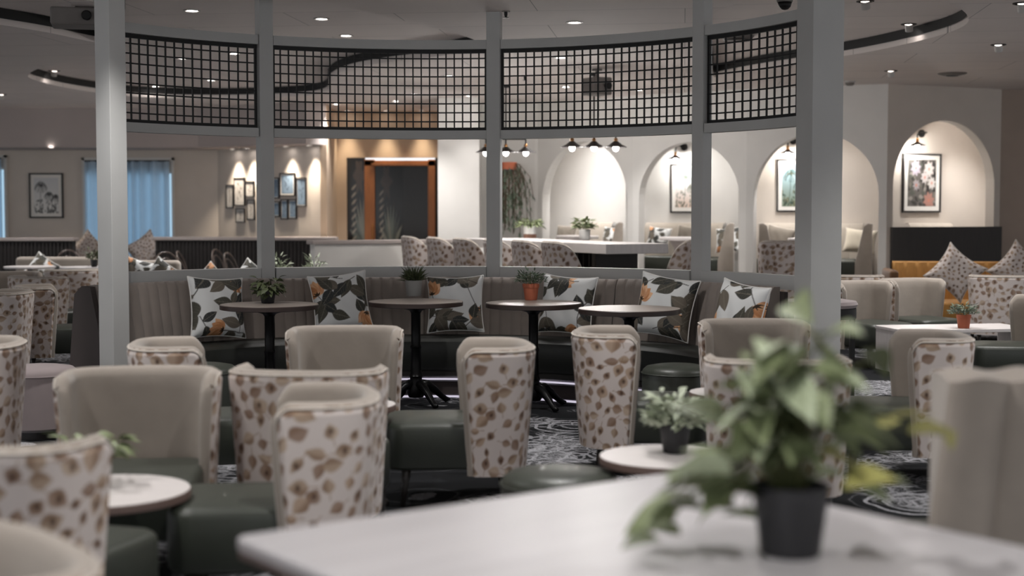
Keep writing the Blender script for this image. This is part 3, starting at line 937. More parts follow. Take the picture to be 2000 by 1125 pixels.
def shell_parts(arched=False, seed=1, ns=250, nk=120):
    S = np.linspace(-1, 1, ns); K = np.linspace(0, 1, nk)
    th = 0.035
    P = np.array([[shell_pt(s, k, th * (0.3 + 0.7 * min(1, (1 - abs(s)) / 0.04)) * (0.6 + 0.4 * min(1, (1 - k) / 0.05)), arched) for s in S] for k in K])
    d = np.hypot(np.diff(P[nk // 2, :, 0]), np.diff(P[nk // 2, :, 1])); arc = np.concatenate([[0], np.cumsum(d)])
    U = np.repeat(arc[None, :], nk, 0); V = P[..., 2]
    col = leaf_fabric(U, V, arc[-1], 0.82, seed)
    outer = MB().grid(P).mesh('outer_back', 'print_leaf', smooth='full', col=col, recalc=False)
    # velvet inside with rolled rim
    S2 = np.linspace(-1, 1, 61); m = MB()
    rows = []
    for k, off in [(0.0, -0.03), (0.35, -0.03), (0.6, -0.034), (0.85, -0.036), (0.95, -0.034), (0.985, -0.022), (1.0, 0.0), (0.992, 0.018), (0.985, 0.026)]:
        row = []
        for s in S2:
            p = list(shell_pt(s, k, off, arched))
            if k > 0.97: p[2] += 0.012 * (1 - (abs(off) / 0.03) ** 2)
            row.append(p)
        rows.append(row)
    m.grid(np.array(rows))
    KO = [(0.0, -0.03), (0.35, -0.03), (0.6, -0.034), (0.85, -0.036), (0.95, -0.034), (0.985, -0.022), (1.0, 0.0)]
    for sd in (-1, 1):      # padded front edges, sharing the border of the inside
        E = []
        for (k, off), row in zip(KO, rows):
            i_ = np.array(row[0 if sd < 0 else -1]); o_ = np.array(shell_pt(sd, min(k, 0.985), 0.016, arched)); o_[2] = min(o_[2], i_[2])
            bl = 0.026 * (1.0 if k < 0.9 else (0.8 if k < 0.97 else (0.5 if k < 0.99 else 0.15)))
            E.append([i_, i_ * 0.8 + o_ * 0.2 + (0, bl * 0.75, 0), i_ * 0.5 + o_ * 0.5 + (0, bl, 0), i_ * 0.2 + o_ * 0.8 + (0, bl * 0.75, 0), o_])
        E = np.array(E)
        m.grid(E if sd > 0 else E[:, ::-1])
    inner = m.mesh('inner_back', 'velvet', smooth='full', recalc=False)
    pth = [shell_pt(-1, k, 0.012, arched) for k in np.linspace(0.02, 0.96, 12)] + [shell_pt(s, 0.985, 0.028, arched) for s in np.linspace(-0.985, 0.985, 60)] + [shell_pt(1, k, 0.012, arched) for k in np.linspace(0.96, 0.02, 12)]
    pipe = MB().tube(pth, 0.005, 6).mesh('piping', 'piping', smooth='full')
    return outer, inner, pipe
def seat_mesh(material='leather'):
    return MB().rounded(0.535, 0.60, 0.185, 0.415, rc=0.09, bev=0.035, bulge=0.012, M=Matrix.Translation((0, 0.055, 0))).mesh('seat', material, smooth='full')
def leg_mesh():
    return MB().lathe([(0.012, 0.0), (0.026, 0.20)], 10).mesh('leg', 'wood_black', smooth='full')
SH = shell_parts(False, 5); SHA = shell_parts(True, 8, 120, 60)
SEAT = seat_mesh(); SEATV = seat_mesh('velvet_mauve'); LEG = leg_mesh()
def make_chair(shell, seat, name):
    o = thing(name, 'x', 'chair')
    for nm, me in (('outer_back', shell[0]), ('inner_back', shell[1]), ('piping', shell[2]), ('seat', seat)):
        c = bpy.data.objects.new(nm, me); COL.objects.link(c); c.parent = o
    for sx, sy in ((-1, 1), (1, 1), (-1, -1), (1, -1)):
        c = bpy.data.objects.new('leg', LEG); COL.objects.link(c); c.parent = o
        c.location = (sx * 0.235, 0.27 if sy > 0 else -0.25, 0.0)
        c.rotation_euler = (-0.10 * sy * -1 if sy > 0 else -0.16 * -1 * -1, 0.06 * -sx, 0)
        c.location.z = 0.004
    return o
PROTO = {'tub': make_chair(SH, SEAT, 'tub_chair'), 'arched': make_chair(SHA, SEAT, 'arched_back_chair')}
USED = set()
def chair(kind, x, y, face, label, group, z=0.0):
    """face: degrees, 90 = looking away from the camera, -90 = towards it"""
    rz = R(face - 90)
    if kind not in USED:
        USED.add(kind); o = PROTO[kind]; o.location = (x, y, z); o.rotation_euler = (0, 0, rz); o['label'] = label; o['group'] = group
        return o
    return clone(PROTO[kind], (x, y, z), rz, label, group)
def at(px, d): return (px - 1000.0) / FPX * d

G1 = 'tub armchairs with leaf print backs'
chair('tub', at(890, 7.2), 7.2, 184, 'tub armchair facing left on open carpet, leaf-print side and green seat showing', G1)
chair('tub', at(1256, 8), 8, -5, 'tub armchair facing right, tall leaf-print back in front of the fourth bistro table', G1)
chair('tub', at(1481, 8.5), 8.5, -91, 'tub armchair facing the camera with plain velvet back, below the rightmost cushion', G1)
chair('tub', at(1509, 6.72), 6.72, 88, 'tub armchair seen from behind through the foreground plant leaves', G1)
chair('tub', at(620, 6.28), 6.28, 84, 'wide leaf-print tub armchair seen squarely from behind, left of centre', G1)
chair('tub', at(669, 7.95), 7.95, -87, 'tub armchair facing the camera, plain velvet back below the tilted cushion', G1)
chair('tub', at(404, 7.3), 7.3, 13, 'tub armchair turned right beside the left white column', G1)
chair('tub', at(258, 5.75), 5.75, -83, 'large velvet tub armchair facing the camera at left, in front of the white column', G1)
chair('tub', at(525, 5.2), 5.2, 187, 'tub armchair facing left with curved velvet rim, beside the near white table corner', G1)
chair('tub', at(52, 4.38), 4.38, 72, 'blurred leaf-print tub armchair at the lower left edge, back to camera', G1)
chair('tub', at(-114, 7.3), 7.3, 190, 'leaf-print tub armchair cut by the left edge, beside a mauve seat', G1)
chair('tub', at(1752, 7.75), 7.75, 175, 'tub armchair facing left at right, above the blurred taupe bench', G1)
chair('tub', at(1700, 13.5), 13.5, -62, 'taupe velvet tub chair nearest the black stool, right of the right column', G1)
chair('tub', at(1803, 14.0), 14.0, -66, 'taupe velvet tub chair behind the terracotta pot, right one of the pair', G1)
chair('tub', at(1952, 15.3), 15.3, 80, 'leaf-print tub chair with its back to us in front of the mustard sofa', G1)
chair('tub', at(1985, 11.2), 11.2, 172, 'leaf-print tub chair at the right edge beside the white coffee table', G1)
chair('tub', at(1668, 15.4), 15.4, 70, 'leaf-print tub chair mostly hidden behind the pair of taupe chairs', G1)
chair('tub', at(-35, 12), 12, 186, 'leaf-print tub chair at the left edge, lower than the round far tables', G1)
chair('tub', at(114, 12.95), 12.95, 18, 'leaf-print tub chair left of the left column with taupe velvet inside showing', G1)
chair('tub', at(98, 15), 15, 60, 'leaf-print tub chair directly behind the taupe-lined one left of the column', G1)
chair('tub', at(142, 16.9), 16.9, 110, 'leaf-print tub chair farthest back beside the left column', G1)
chair('tub', at(24, 15.7), 15.7, -60, 'wide taupe velvet tub chair at far left, facing the camera', G1)
chair('tub', -1.21, 2.63, 219, 'strongly blurred pale chair back in the bottom left corner', G1)
G2 = 'arched leaf-print chairs at the long white table'
for k, (px, d, lab) in enumerate([(822, 18.7, 'arched leaf-print chair leftmost in the row at the long table'),
                                  (874, 18.0, 'arched leaf-print chair second from left in the row at the long table'),
                                  (928, 17.35, 'arched leaf-print chair third from left in the row, left of the middle post'),
                                  (990, 16.7, 'arched leaf-print chair mostly hidden behind the middle post'),
                                  (1048, 16.0, 'arched leaf-print chair second from the right in the row at the long table'),
                                  (1110, 15.35, 'arched leaf-print chair rightmost in the row at the long table')]):
    chair('arched', at(px + 22, d), d, 14, lab, G2, 0.35)
chair('arched', at(1302, 16.55), 16.55, 165, 'velvet-lined chair at the right end of the long white table', G2, 0.35)
chair('arched', at(1540, 15.9), 15.9, 78, 'leaf-print chair behind the right white column, before the third arch', G2, 0.35)

# ---- round poufs
def pouf(x, y, label, material='leather', r=0.23, h=0.45):
    o = thing('pouf', label, 'pouf', (x, y, 0), group='round poufs')
    MB().lathe([(r - 0.03, 0.05), (r, 0.07), (r, h - 0.05), (r - 0.006, h - 0.025), (r - 0.03, h - 0.004), (r * 0.6, h + 0.008), (0.001, h + 0.01)], 32).build('pouf_cushion', material, o, smooth=True)
    MB().lathe([(r - 0.06, 0.0), (r - 0.06, 0.06)], 20).build('pouf_base', 'wood_black', o, smooth=True)
    MB().tube([((r + 0.002) * math.cos(t), (r + 0.002) * math.sin(t), h - 0.045) for t in np.linspace(0, 2 * PI, 33)[:-1]], 0.005, 6, closed=True).build('pouf_piping', material, o, smooth='full')
    return o
pouf(at(1324, 9.25), 9.25, 'round green leather pouf before the banquette, right of a leaf-print chair back')
pouf(at(392, 9.3), 9.3, 'green leather pouf half hidden behind the left armchairs, under the first table')
pouf(at(1095, 5.45), 5.45, 'blurred green pouf top showing over the far edge of the near table')
pouf(at(70, 9.2), 9.2, 'mauve velvet pouf at the left edge beside the brown banquette end', 'velvet_mauve', 0.25)

# ---- bistro tables with cast iron pedestals
def bistro(x, y, label, h=0.785, r=0.355):
    o = thing('bistro_table', label, 'table', (x, y, 0), group='round bistro tables along the banquette')
    MB().lathe([(r - 0.006, h - 0.012), (r - 0.003, h - 0.002), (r - 0.003, h)], 56).build('tabletop', 'table_grey', o)
    MB().lathe([(r - 0.02, h - 0.038), (r, h - 0.034), (r + 0.001, h - 0.006), (r - 0.004, h - 0.001)], 56, cap=False).build('table_edge', 'edge_dark', o, smooth=True)
    MB().lathe([(0.13, h - 0.05), (r - 0.02, h - 0.037)], 40).build('underside', 'edge_dark', o)
    MB().lathe([(0.055, 0.06), (0.075, 0.10), (0.06, 0.16), (0.045, 0.20), (0.052, 0.22), (0.040, 0.24), (0.036, 0.42), (0.044, 0.44), (0.036, 0.46), (0.036, h - 0.09), (0.05, h - 0.07), (0.12, h - 0.05)], 20).build('pedestal', 'iron', o, smooth=True)
    for k in range(4):
        a = R(35 + 90 * k); c, s = math.cos(a), math.sin(a)
        MB().tube([(0.03 * c, 0.03 * s, 0.16), (0.10 * c, 0.10 * s, 0.15), (0.17 * c, 0.17 * s, 0.10), (0.23 * c, 0.23 * s, 0.05), (0.27 * c, 0.27 * s, 0.022), (0.30 * c, 0.30 * s, 0.022)], [0.035, 0.034, 0.028, 0.022, 0.022, 0.012], 8).build('claw_foot', 'iron', o, smooth='full')
    return o
BT = []
for px, py, lab in [(526, 594, 'bistro table with the black pot and leafy plant, leftmost of four'), (812, 588, 'bistro table with the grey pot of spiky grass, second from left'),
                    (1042, 591, 'bistro table with the terracotta pot, third from left'), (1229, 602, 'empty bistro table, rightmost of the four along the banquette')]:
    p = on_z(px, py, 0.785); BT.append(bistro(p.x, p.y, lab))

# ---- low round cocktail tables between armchairs
def low_table(x, y, label, r=0.30, h=0.50):
    o = thing('cocktail_table', label, 'table', (x, y, 0), group='low round white cocktail tables')
    MB().lathe([(r - 0.01, h - 0.008), (r - 0.003, h - 0.003), (r - 0.004, h)], 48).build('tabletop', 'table_white', o)
    MB().lathe([(r - 0.05, h - 0.04), (r, h - 0.03), (r, h - 0.006), (r - 0.003, h - 0.002)], 48, cap=False).build('table_edge', 'edge_brown', o, smooth=True)
    MB().lathe([(0.05, h - 0.05), (r - 0.05, h - 0.039)], 32).build('underside', 'edge_dark', o)
    MB().lathe([(0.03, 0.02), (0.03, h - 0.05)], 16).build('pedestal', 'black_metal', o, smooth=True)
    MB().lathe([(0.20, 0.0), (0.20, 0.012), (0.04, 0.025)], 32).build('base_plate', 'black_metal', o, smooth=True)
    return o
for px, py, r, lab in [(200, 957, 0.31, 'low white round table before the large velvet armchair at left'), (1310, 890, 0.28, 'low white round table with the silvery plant in a black pot'),
                       (679, 789, 0.24, 'low white round table mostly hidden behind the leaf-print chair left of centre'), (1427, 765, 0.22, 'low white round table peeking left of the chair behind the foreground plant')]:
    hh = 0.46 if px < 300 else 0.50
    p = on_z(px, py, hh); low_table(p.x, p.y, lab, r, hh)

# ---- foreground table
C0 = Vector(on_z(455, 1047, 0.75)[:2]); C1 = Vector(on_z(1318, 921, 0.75)[:2])
e1 = (C1 - C0).normalized(); e2 = Vector((e1.y, -e1.x)); L1 = (C1 - C0).length
ft = thing('dining_table', 'large pale white-topped table in the blurred foreground carrying the black potted plant', 'table', ((C0.x + C1.x) / 2 + e2.x * 0.95, (C0.y + C1.y) / 2 + e2.y * 0.95, 0), math.atan2(e1.y, e1.x))
MB().rounded(L1, 1.9, 0.722, 0.75, rc=0.03, bev=0.006).build('tabletop', 'table_near', ft, smooth=True)
MB().rounded(L1 - 0.004, 1.896, 0.705, 0.7225, rc=0.03, bev=0.004).build('table_edge', 'edge_brown', ft, smooth=True)
for sy in (-0.55, 0.55):
    MB().box((0, sy, 0.36), (0.12, 0.12, 0.70)).build('leg', 'edge_dark', ft, bevel=0.01)
    MB().box((0, sy, 0.02), (0.7, 0.12, 0.04)).build('foot', 'edge_dark', ft, bevel=0.01)

# ---- blurred taupe channelled bench end at right foreground
nb = thing('bench', 'blurred taupe velvet bench back with channels at the right edge', 'bench', (at(2040, 3.95), 3.95, 0), R(2))
n = 200; S = np.linspace(0, 1, n)
def nb_front(k):
    z = 0.40 + 0.585 * k
    x = -0.36 + 0.08 * k + S * (1.6 - 0.08 * k)
    y = -0.07 - 0.03 * np.abs(np.sin(S * PI * 9)) ** 0.5 + 0.02 * k
    zz = np.full(n, z) + (0.012 * np.sin(S * 9 * PI) ** 2 * (k > 0.9))
    return np.stack([x, y, zz], -1)
rows = [nb_front(k) for k in (0, 0.3, 0.6, 0.85, 0.96, 1.0)]
top = nb_front(1.0).copy(); top[:, 1] = 0.02; top[:, 2] += 0.015; rows.append(top)
bk = top.copy(); bk[:, 1] = 0.10; rows.append(bk)
bk2 = bk.copy(); bk2[:, 2] = 0.40; rows.append(bk2)
P = np.array(rows)
m = MB().grid(P)
m.add([tuple(p) for p in P[:, 0]], [tuple(range(len(rows)))])
m.build('backrest', 'velvet', nb, smooth=True)
MB().rounded(1.6, 0.62, 0.2, 0.44, rc=0.04, bev=0.03, M=Matrix.Translation((0.44, 0.42, 0))).build('seat', 'leather', nb, smooth=True)
MB().box((0.46, 0.3, 0.1), (1.5, 0.6, 0.2)).build('base', 'wood_black', nb)

# ---- right: black legged stool, coffee table, mustard sofa
st = thing('stool', 'tall black legged stool with round taupe seat behind the right column', 'stool', (at(1600, 11.2), 11.2, 0))
MB().lathe([(0.20, 0.70), (0.29, 0.705), (0.305, 0.73), (0.29, 0.755), (0.2, 0.768), (0.001, 0.772)], 36).build('seat', 'velvet_mauve', st, smooth=True)
MB().lathe([(0.285, 0.62), (0.292, 0.62), (0.292, 0.70), (0.27, 0.702)], 36).build('apron', 'black_metal', st, smooth=True)
for k in range(4):
    a = R(2 + 90 * k); MB().box((0.27 * math.cos(a), 0.27 * math.sin(a), 0.325), (0.038, 0.038, 0.65), rz=a).build('leg', 'black_metal', st)
MB().tube([(0.255 * math.cos(t), 0.255 * math.sin(t), 0.25) for t in np.linspace(0, 2 * PI, 37)[:-1]], 0.012, 8, closed=True).build('foot_ring', 'brass', st, smooth='full')

a = on_z(1727, 643, 0.42); b_ = on_z(1945, 652, 0.42)
ct = thing('coffee_table', 'white block coffee table with a terracotta pot, between taupe and leaf-print chairs', 'table', (a.x + 0.12, a.y - 0.08, 0), R(10))
MB().box((0.62, 0.22, 0.4075), (1.24, 0.60, 0.03)).build('tabletop', 'table_white', ct, bevel=0.004)
MB().box((0.02, 0.22, 0.21), (0.03, 0.59, 0.365)).build('side_panel', 'table_white', ct, bevel=0.003)
MB().box((1.22, 0.22, 0.21), (0.03, 0.59, 0.365)).build('side_panel', 'table_white', ct, bevel=0.003)
for sx in (0.05, 1.19):
    for sy in (-0.02, 0.46): MB().box((sx, sy, 0.0175), (0.04, 0.04, 0.035)).build('foot', 'black_metal', ct)

sf = thing('sofa', 'mustard velvet sofa below the dark panelling at far right', 'sofa', (at(1890, 16.3), 16.3, 0), R(-8))
MB().rounded(1.75, 0.75, 0.15, 0.44, rc=0.05, bev=0.04).build('seat', 'mustard', sf, smooth=True)
n = 120; S = np.linspace(-0.80, 0.80, n)
rows = []
for z, y in ((0.42, 0.22), (0.6, 0.25), (0.80, 0.29), (0.865, 0.31), (0.88, 0.34), (0.86, 0.40), (0.15, 0.42)):
    g = 0.012 * (1 - np.abs(np.sin(S * PI / 0.13)) ** 0.4)
    rows.append(np.stack([S, np.full(n, y) + (g if y < 0.33 else 0), np.full(n, z)], -1))
MB().grid(np.array(rows)).build('backrest', 'mustard', sf, smooth=True)
for sx in (-1, 1):
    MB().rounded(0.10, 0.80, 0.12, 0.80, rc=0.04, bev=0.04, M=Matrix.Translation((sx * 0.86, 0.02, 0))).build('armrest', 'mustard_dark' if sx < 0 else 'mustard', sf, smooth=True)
for sx in (-1, 1):
    for sy in (-1, 1): MB().lathe([(0.015, 0.0), (0.025, 0.16)], 10, M=Matrix.Translation((sx * 0.75, sy * 0.3, 0))).build('leg', 'wood_black', sf, smooth=True)

LC = cushion_mesh('leaf_cushion', 0.50, 0.50, 0.17, lambda U, V: leaf_fabric((U + 1) * 0.23, (V + 1) * 0.23, 0.46, 0.46, 12, 0.040, 0.045), 'print_leaf', 80, 0.16)
p = on_y(1866, 532, 15.95); cushion(LC, p, R(-8), -0.28, R(38), 'leaf-print cushion standing on its corner on the mustard sofa', 'leaf-print cushions')
p = on_y(1990, 527, 15.9); cushion(LC, p, R(-8), -0.28, R(42), 'leaf-print cushion on its corner, cut by the right edge', 'leaf-print cushions')

# ================================================================= BOOTHS BEHIND THE ARCHES
FB = [cushion_mesh('floral_cushion', 0.38, 0.36, 0.13, lambda U, V, s=s: botanic_cushion(U, V, s), 'print_cushion', 50) for s in (51, 62)]
PG = cushion_mesh('plain_cushion', 0.42, 0.40, 0.13, lambda U, V: None, 'fabric_grey', 24)
PCm = cushion_mesh('cream_cushion', 0.44, 0.34, 0.12, lambda U, V: None, 'fabric_cream', 24)
PZ = 0.35
booth_names = ['first', 'second', 'third', 'fourth']
for i in range(4):
    A = Vector(ARC[i]); B = Vector(ARC[i + 1]); Ab = Vector(BK[i]); Bb = Vector(BK[i + 1])
    d = (Bb - Ab).normalized(); nr = Vector((d.y, -d.x))         # towards the room
    L = (Bb - Ab).length; ang = math.atan2(d.y, d.x)
    o = thing('booth_bench', 'channelled taupe bench along the wall inside the %s arch from the left' % booth_names[i], 'bench', (Ab.x + nr.x * 0.02, Ab.y + nr.y * 0.02, PZ if i < 3 else 0.35), ang, 'booth benches')
    n = 110; m0, m1 = (0.85, 0.3, 0.3, 0.3)[i], (0.3, 0.3, 0.3, 0.95)[i]
    S = np.linspace(m0, L - m1, n)
    rows = []
    for z, y in ((0.44, -0.20), (0.6, -0.18), (0.86, -0.14), (0.93, -0.11), (0.95, -0.07), (0.94, 0.0)):
        g = 0.014 * (1 - np.abs(np.sin(S * PI / 0.17)) ** 0.4)
        rows.append(np.stack([S, np.full(n, y) + (g if z < 0.94 else 0), np.full(n, z)], -1))
    MB().grid(np.array(rows)).build('backrest', 'velvet_pale', o, smooth=True)
    MB().rounded(L - m0 - m1, 0.52, 0.15, 0.46, rc=0.04, bev=0.03, M=Matrix.Translation(((L + m0 - m1) / 2, -0.28, 0))).build('seat', 'leather', o, smooth=True)
    MB().box(((L + m0 - m1) / 2, -0.25, 0.075), (L - m0 - m1 - 0.1, 0.44, 0.15)).build('base', 'wood_black', o)
    if i < 3:
        # side bench running towards the room, its tapered velvet end showing in the arch
        for sd in ((0, 1) if i == 2 else (1,)):
            e = thing('side_bench', '%s tapered velvet side bench seen through the %s arch' % (('left', 'right')[sd], booth_names[i]), 'bench', (0, 0, PZ), 0, 'booth side benches')
            base = A if sd == 0 else B
            q = ((Ab if sd == 0 else Bb) - base).normalized()
            lat = d if sd == 0 else -d
            org = base + q * 0.26 + lat * 0.18
            e.location = (org.x, org.y, PZ); e.rotation_euler.z = math.atan2(q.y, q.x)
            sgn = -1 if sd == 0 else 1
            prof = [(0.0, 0.10), (0.22, 0.10), (0.22, 0.42), (0.11, 0.92), (0.06, 0.96), (0.0, 0.95)]
            m = MB(); vs = []
            for x in (0.0, 0.42):
                for yy, z in prof: vs.append((x, yy * sgn, z))
            k = len(prof)
            m.add(vs, [tuple(range(k)), tuple(range(k, 2 * k))] + [(j, (j + 1) % k, k + (j + 1) % k, k + j) for j in range(k)])
            m.build('backrest', 'velvet', e, bevel=0.012, smooth=True)
            MB().rounded(0.42, 0.30, 0.12, 0.46, rc=0.03, bev=0.03, M=Matrix.Translation((0.21, sgn * 0.36, 0))).build('seat', 'leather', e, smooth=True)
        mid = (A + B + Ab + Bb) / 4 + nr * 0.14
        t = thing('booth_table', 'white pedestal table inside the %s arch from the left' % booth_names[i], 'table', (mid.x, mid.y, PZ), ang, 'booth tables')
        MB().rounded(0.62, 0.34, 0.70, 0.75, rc=0.05, bev=0.01).build('tabletop', 'table_white', t, smooth=True)
        MB().lathe([(0.16, 0.0), (0.16, 0.03), (0.14, 0.06), (0.13, 0.2), (0.15, 0.22), (0.13, 0.24), (0.13, 0.6), (0.2, 0.70)], 20).build('pedestal', 'cap_grey', t, smooth=True)
def booth_cushion(i, px, py, meshes, label, roll=0.0, off=0.40, turn=0.0):
    Ab = Vector(BK[i]); Bb = Vector(BK[i + 1]); d = (Bb - Ab).normalized(); nr = Vector((d.y, -d.x))
    a = Ab + nr * off; b = Bb + nr * off
    p = on_seg(px, py, a[:], b[:]); p.z = PZ + 0.47 + 0.235
    cushion(meshes, p, math.atan2(d.y, d.x) + turn, -0.25, roll, label, 'booth cushions')
booth_cushion(0, 1105, 452, PG, 'plain grey cushion inside the first arch, left of the white pots')
booth_cushion(0, 1196, 453, FB[0], 'floral cushion inside the first arch, right of the white pot')
booth_cushion(1, 1286, 456, FB[1], 'floral cushion inside the second arch, beside the long table end', 0.1)
booth_cushion(1, 1345, 455, PG, 'plain grey cushion inside the second arch below the palm print', 0.1)
booth_cushion(1, 1422, 455, FB[0], 'floral cushion at the right end of the second arch', -0.1)
booth_cushion(2, 1522, 470, PG, 'dark grey cushion leaning in the third arch, left of the column', 0.2, 0.50)
booth_cushion(2, 1680, 455, PCm, 'cream cushion inside the third arch, right of the column', 0.1)

# ---- long white table with pots
ta = Vector(on_z(1183, 476, 1.11)[:2]); u = Vector((-0.43, 0.903)).normalized(); v = Vector((u.y, -u.x))
lt = thing('long_table', 'long white table with thick edge behind the screen', 'table', (ta.x, ta.y, PZ), math.atan2(u.y, u.x))
MB().box((1.95, -0.40, 0.70), (3.9, 0.80, 0.11)).build('tabletop', 'table_white', lt, bevel=0.006)
for x in (0.5, 3.2):
    MB().box((x, -0.40, 0.325), (0.10, 0.55, 0.645)).build('table_base', 'fluted', lt, bevel=0.01)
m = MB()
for k in range(14): m.box((0.55 + k * 0.14, -0.42, 0.325), (0.02, 0.5, 0.6))
tag(m.build('base_screen', 'fluted', lt), kind='stuff')
def on_table(px, py): return on_z(px, py, PZ + 0.7555)

# ---- pendants over the long table
def pendant_set(px, pym, d, label, n=3, gap=0.26, pipe_px=None):
    c = on_y(px, pym, d)
    o = thing('pendant_lamp', label, 'pendant lamp', (c.x, c.y, c.z), 0, 'three-armed pendant lamps')
    zt = 0.16
    m = MB().tube([(0, 0, CEIL - c.z - 0.002), (0, 0, zt)], 0.010); m.tube([(-gap, 0, zt), (gap, 0, zt)], 0.010); m.build('pipe_frame', 'black_metal', o, smooth=True)
    MB().lathe([(0.05, CEIL - c.z - 0.03), (0.05, CEIL - c.z - 0.001)], 16).build('ceiling_rose', 'black_metal', o, smooth=True)
    for k in (-1, 0, 1):
        T = Matrix.Translation((k * gap, 0, 0))
        MB().lathe([(0.010, 0.09), (0.010, zt)], 8, M=T).build('drop_rod', 'black_metal', o, smooth=True)
        MB().lathe([(0.020, 0.035), (0.024, 0.05), (0.02, 0.07), (0.026, 0.085), (0.012, 0.10)], 14, M=T).build('socket', 'brass', o, smooth=True)
        MB().lathe([(0.135, -0.012), (0.136, -0.008), (0.075, 0.022), (0.026, 0.062), (0.018, 0.058), (0.07, 0.016)], 28, M=T, cap=False).build('shade', 'frame_black', o, smooth=True)
        MB().lathe([(0.001, -0.06), (0.025, -0.05), (0.038, -0.022), (0.032, 0.004), (0.016, 0.03)], 16, M=T).build('light_bulb', 'bulb', o, smooth='full')
        l = bpy.data.lights.new('pendant_light', 'POINT'); l.energy = 14; l.shadow_soft_size = 0.04; l.color = (1, 0.97, 0.93)
        lo = bpy.data.objects.new('pendant_light', l); COL.objects.link(lo); lo.parent = o; lo.location = (k * gap, 0, -0.10)
    return o
pendant_set(988, 296, 18.6, 'black three-shade pendant lamp by the middle post, left of the pair')
pendant_set(1160, 286, 17.0, 'black three-shade pendant lamp over the long table, before the first arch')

# ---- sconces and pictures in the niches
def picture(A, B, px0, py0, px1, py1, fn, label, group=None, fw=0.025, proud=0.03, matw=0.12, off=0.002, frame='frame_black', n=(50, 70)):
    """framed print on the vertical wall line A-B, corners given by direction"""
    p = on_seg(px0, py0, A, B); q = on_seg(px1, py1, A, B)
    w = (Vector(q[:2]) - Vector(p[:2])).length; h = p.z - q.z
    d = (Vector(B) - Vector(A)).normalized(); ang = math.atan2(d.y, d.x); nr = Vector((d.y, -d.x))
    c = (Vector(p[:2]) + Vector(q[:2])) / 2 + nr * off
    o = thing('framed_picture', label, 'picture', (c.x, c.y, q.z), ang, group)
    m = MB()
    for s in (-1, 1): m.box((s * (w / 2 - fw / 2), -proud / 2, h / 2), (fw, proud, h))
    for z in (fw / 2, h - fw / 2): m.box((0, -proud / 2, z), (w - 2 * fw, proud, fw))
    m.build('picture_frame', frame, o)
    mb_ = MB().box((0, -proud * 0.3, h / 2), (w - 2 * fw, proud * 0.5, h - 2 * fw)).build('mat_board', 'mat_board', o)
    mw = fw + matw * w * 0.8
    printed('print', -w / 2 + mw, w / 2 - mw, mw, h - mw, -proud * 0.62, fn, 'print_paper', mb_, n[0], n[1])
    return o
def sconce(A, B, px, py, label, sw=-0.03):
    p = on_seg(px, py, A, B)
    d = (Vector(B) - Vector(A)).normalized(); ang = math.atan2(d.y, d.x); nr = Vector((d.y, -d.x))
    o = thing('wall_sconce', label, 'wall lamp', (p.x + nr.x * 0.003, p.y + nr.y * 0.003, p.z), ang, 'black wall sconces in the arches')
    MB().lathe([(0.055, 0.0), (0.055, 0.02), (0.045, 0.028)], 20, M=Matrix.Rotation(PI / 2, 4, 'X')).build('wall_plate', 'black_metal', o, smooth=True)
    MB().tube([(0, -0.02, 0), (0, -0.12, 0.01), (sw * 0.7, -0.19, 0.005), (sw, -0.215, -0.03), (sw, -0.22, -0.08)], 0.009, 8).build('lamp_arm', 'black_metal', o, smooth='full')
    T = Matrix.Translation((sw, -0.22, -0.18))
    MB().lathe([(0.02, 0.04), (0.024, 0.055), (0.018, 0.07), (0.024, 0.085), (0.012, 0.105)], 14, M=T).build('socket', 'brass', o, smooth=True)
    MB().lathe([(0.115, 0.0), (0.116, 0.003), (0.05, 0.03), (0.022, 0.048), (0.018, 0.042), (0.045, 0.024)], 28, M=T, cap=False).build('shade', 'frame_black', o, smooth=True)
    MB().lathe([(0.001, -0.05), (0.022, -0.042), (0.033, -0.016), (0.028, 0.006), (0.015, 0.03)], 16, M=T).build('light_bulb', 'bulb', o, smooth='full')
    l = bpy.data.lights.new('sconce_light', 'POINT'); l.energy = 11; l.shadow_soft_size = 0.035; l.color = (1, 0.97, 0.92)
    lo = bpy.data.objects.new('sconce_light', l); COL.objects.link(lo); lo.parent = o; lo.location = (sw, -0.22, -0.265)
    return o
T1 = ((188, 206, 214), (214, 190, 176), [(84, 96, 84), (110, 104, 92), (120, 126, 116)])
T2 = ((150, 178, 190), (120, 130, 110), [(36, 56, 48), (52, 70, 58), (96, 90, 66)])
picture(BK[1], BK[2], 1311, 321, 1380, 416, lambda U, V: palm_print(U, V, 4, T1), 'pastel palm landscape print inside the second arch', 'niche pictures')
picture(BK[2], BK[3], 1518, 311, 1592, 414, lambda U, V: palm_print(U, V, 7, T2), 'dark green palm print inside the third arch', 'niche pictures')
picture(BK[3], BK[4], 1762, 299, 1835, 415, lambda U, V: floral_print(U, V, 2), 'dark floral print in a black frame inside the fourth arch', 'niche pictures')
sconce(BK[1], BK[2], 1337, 287, 'black wall sconce above the pastel palm print in the second arch')
sconce(BK[2], BK[3], 1550, 275, 'black wall sconce above the dark palm print in the third arch')
sconce(BK[3], BK[4], 1799, 261, 'black wall sconce above the floral print in the fourth arch', -0.24)

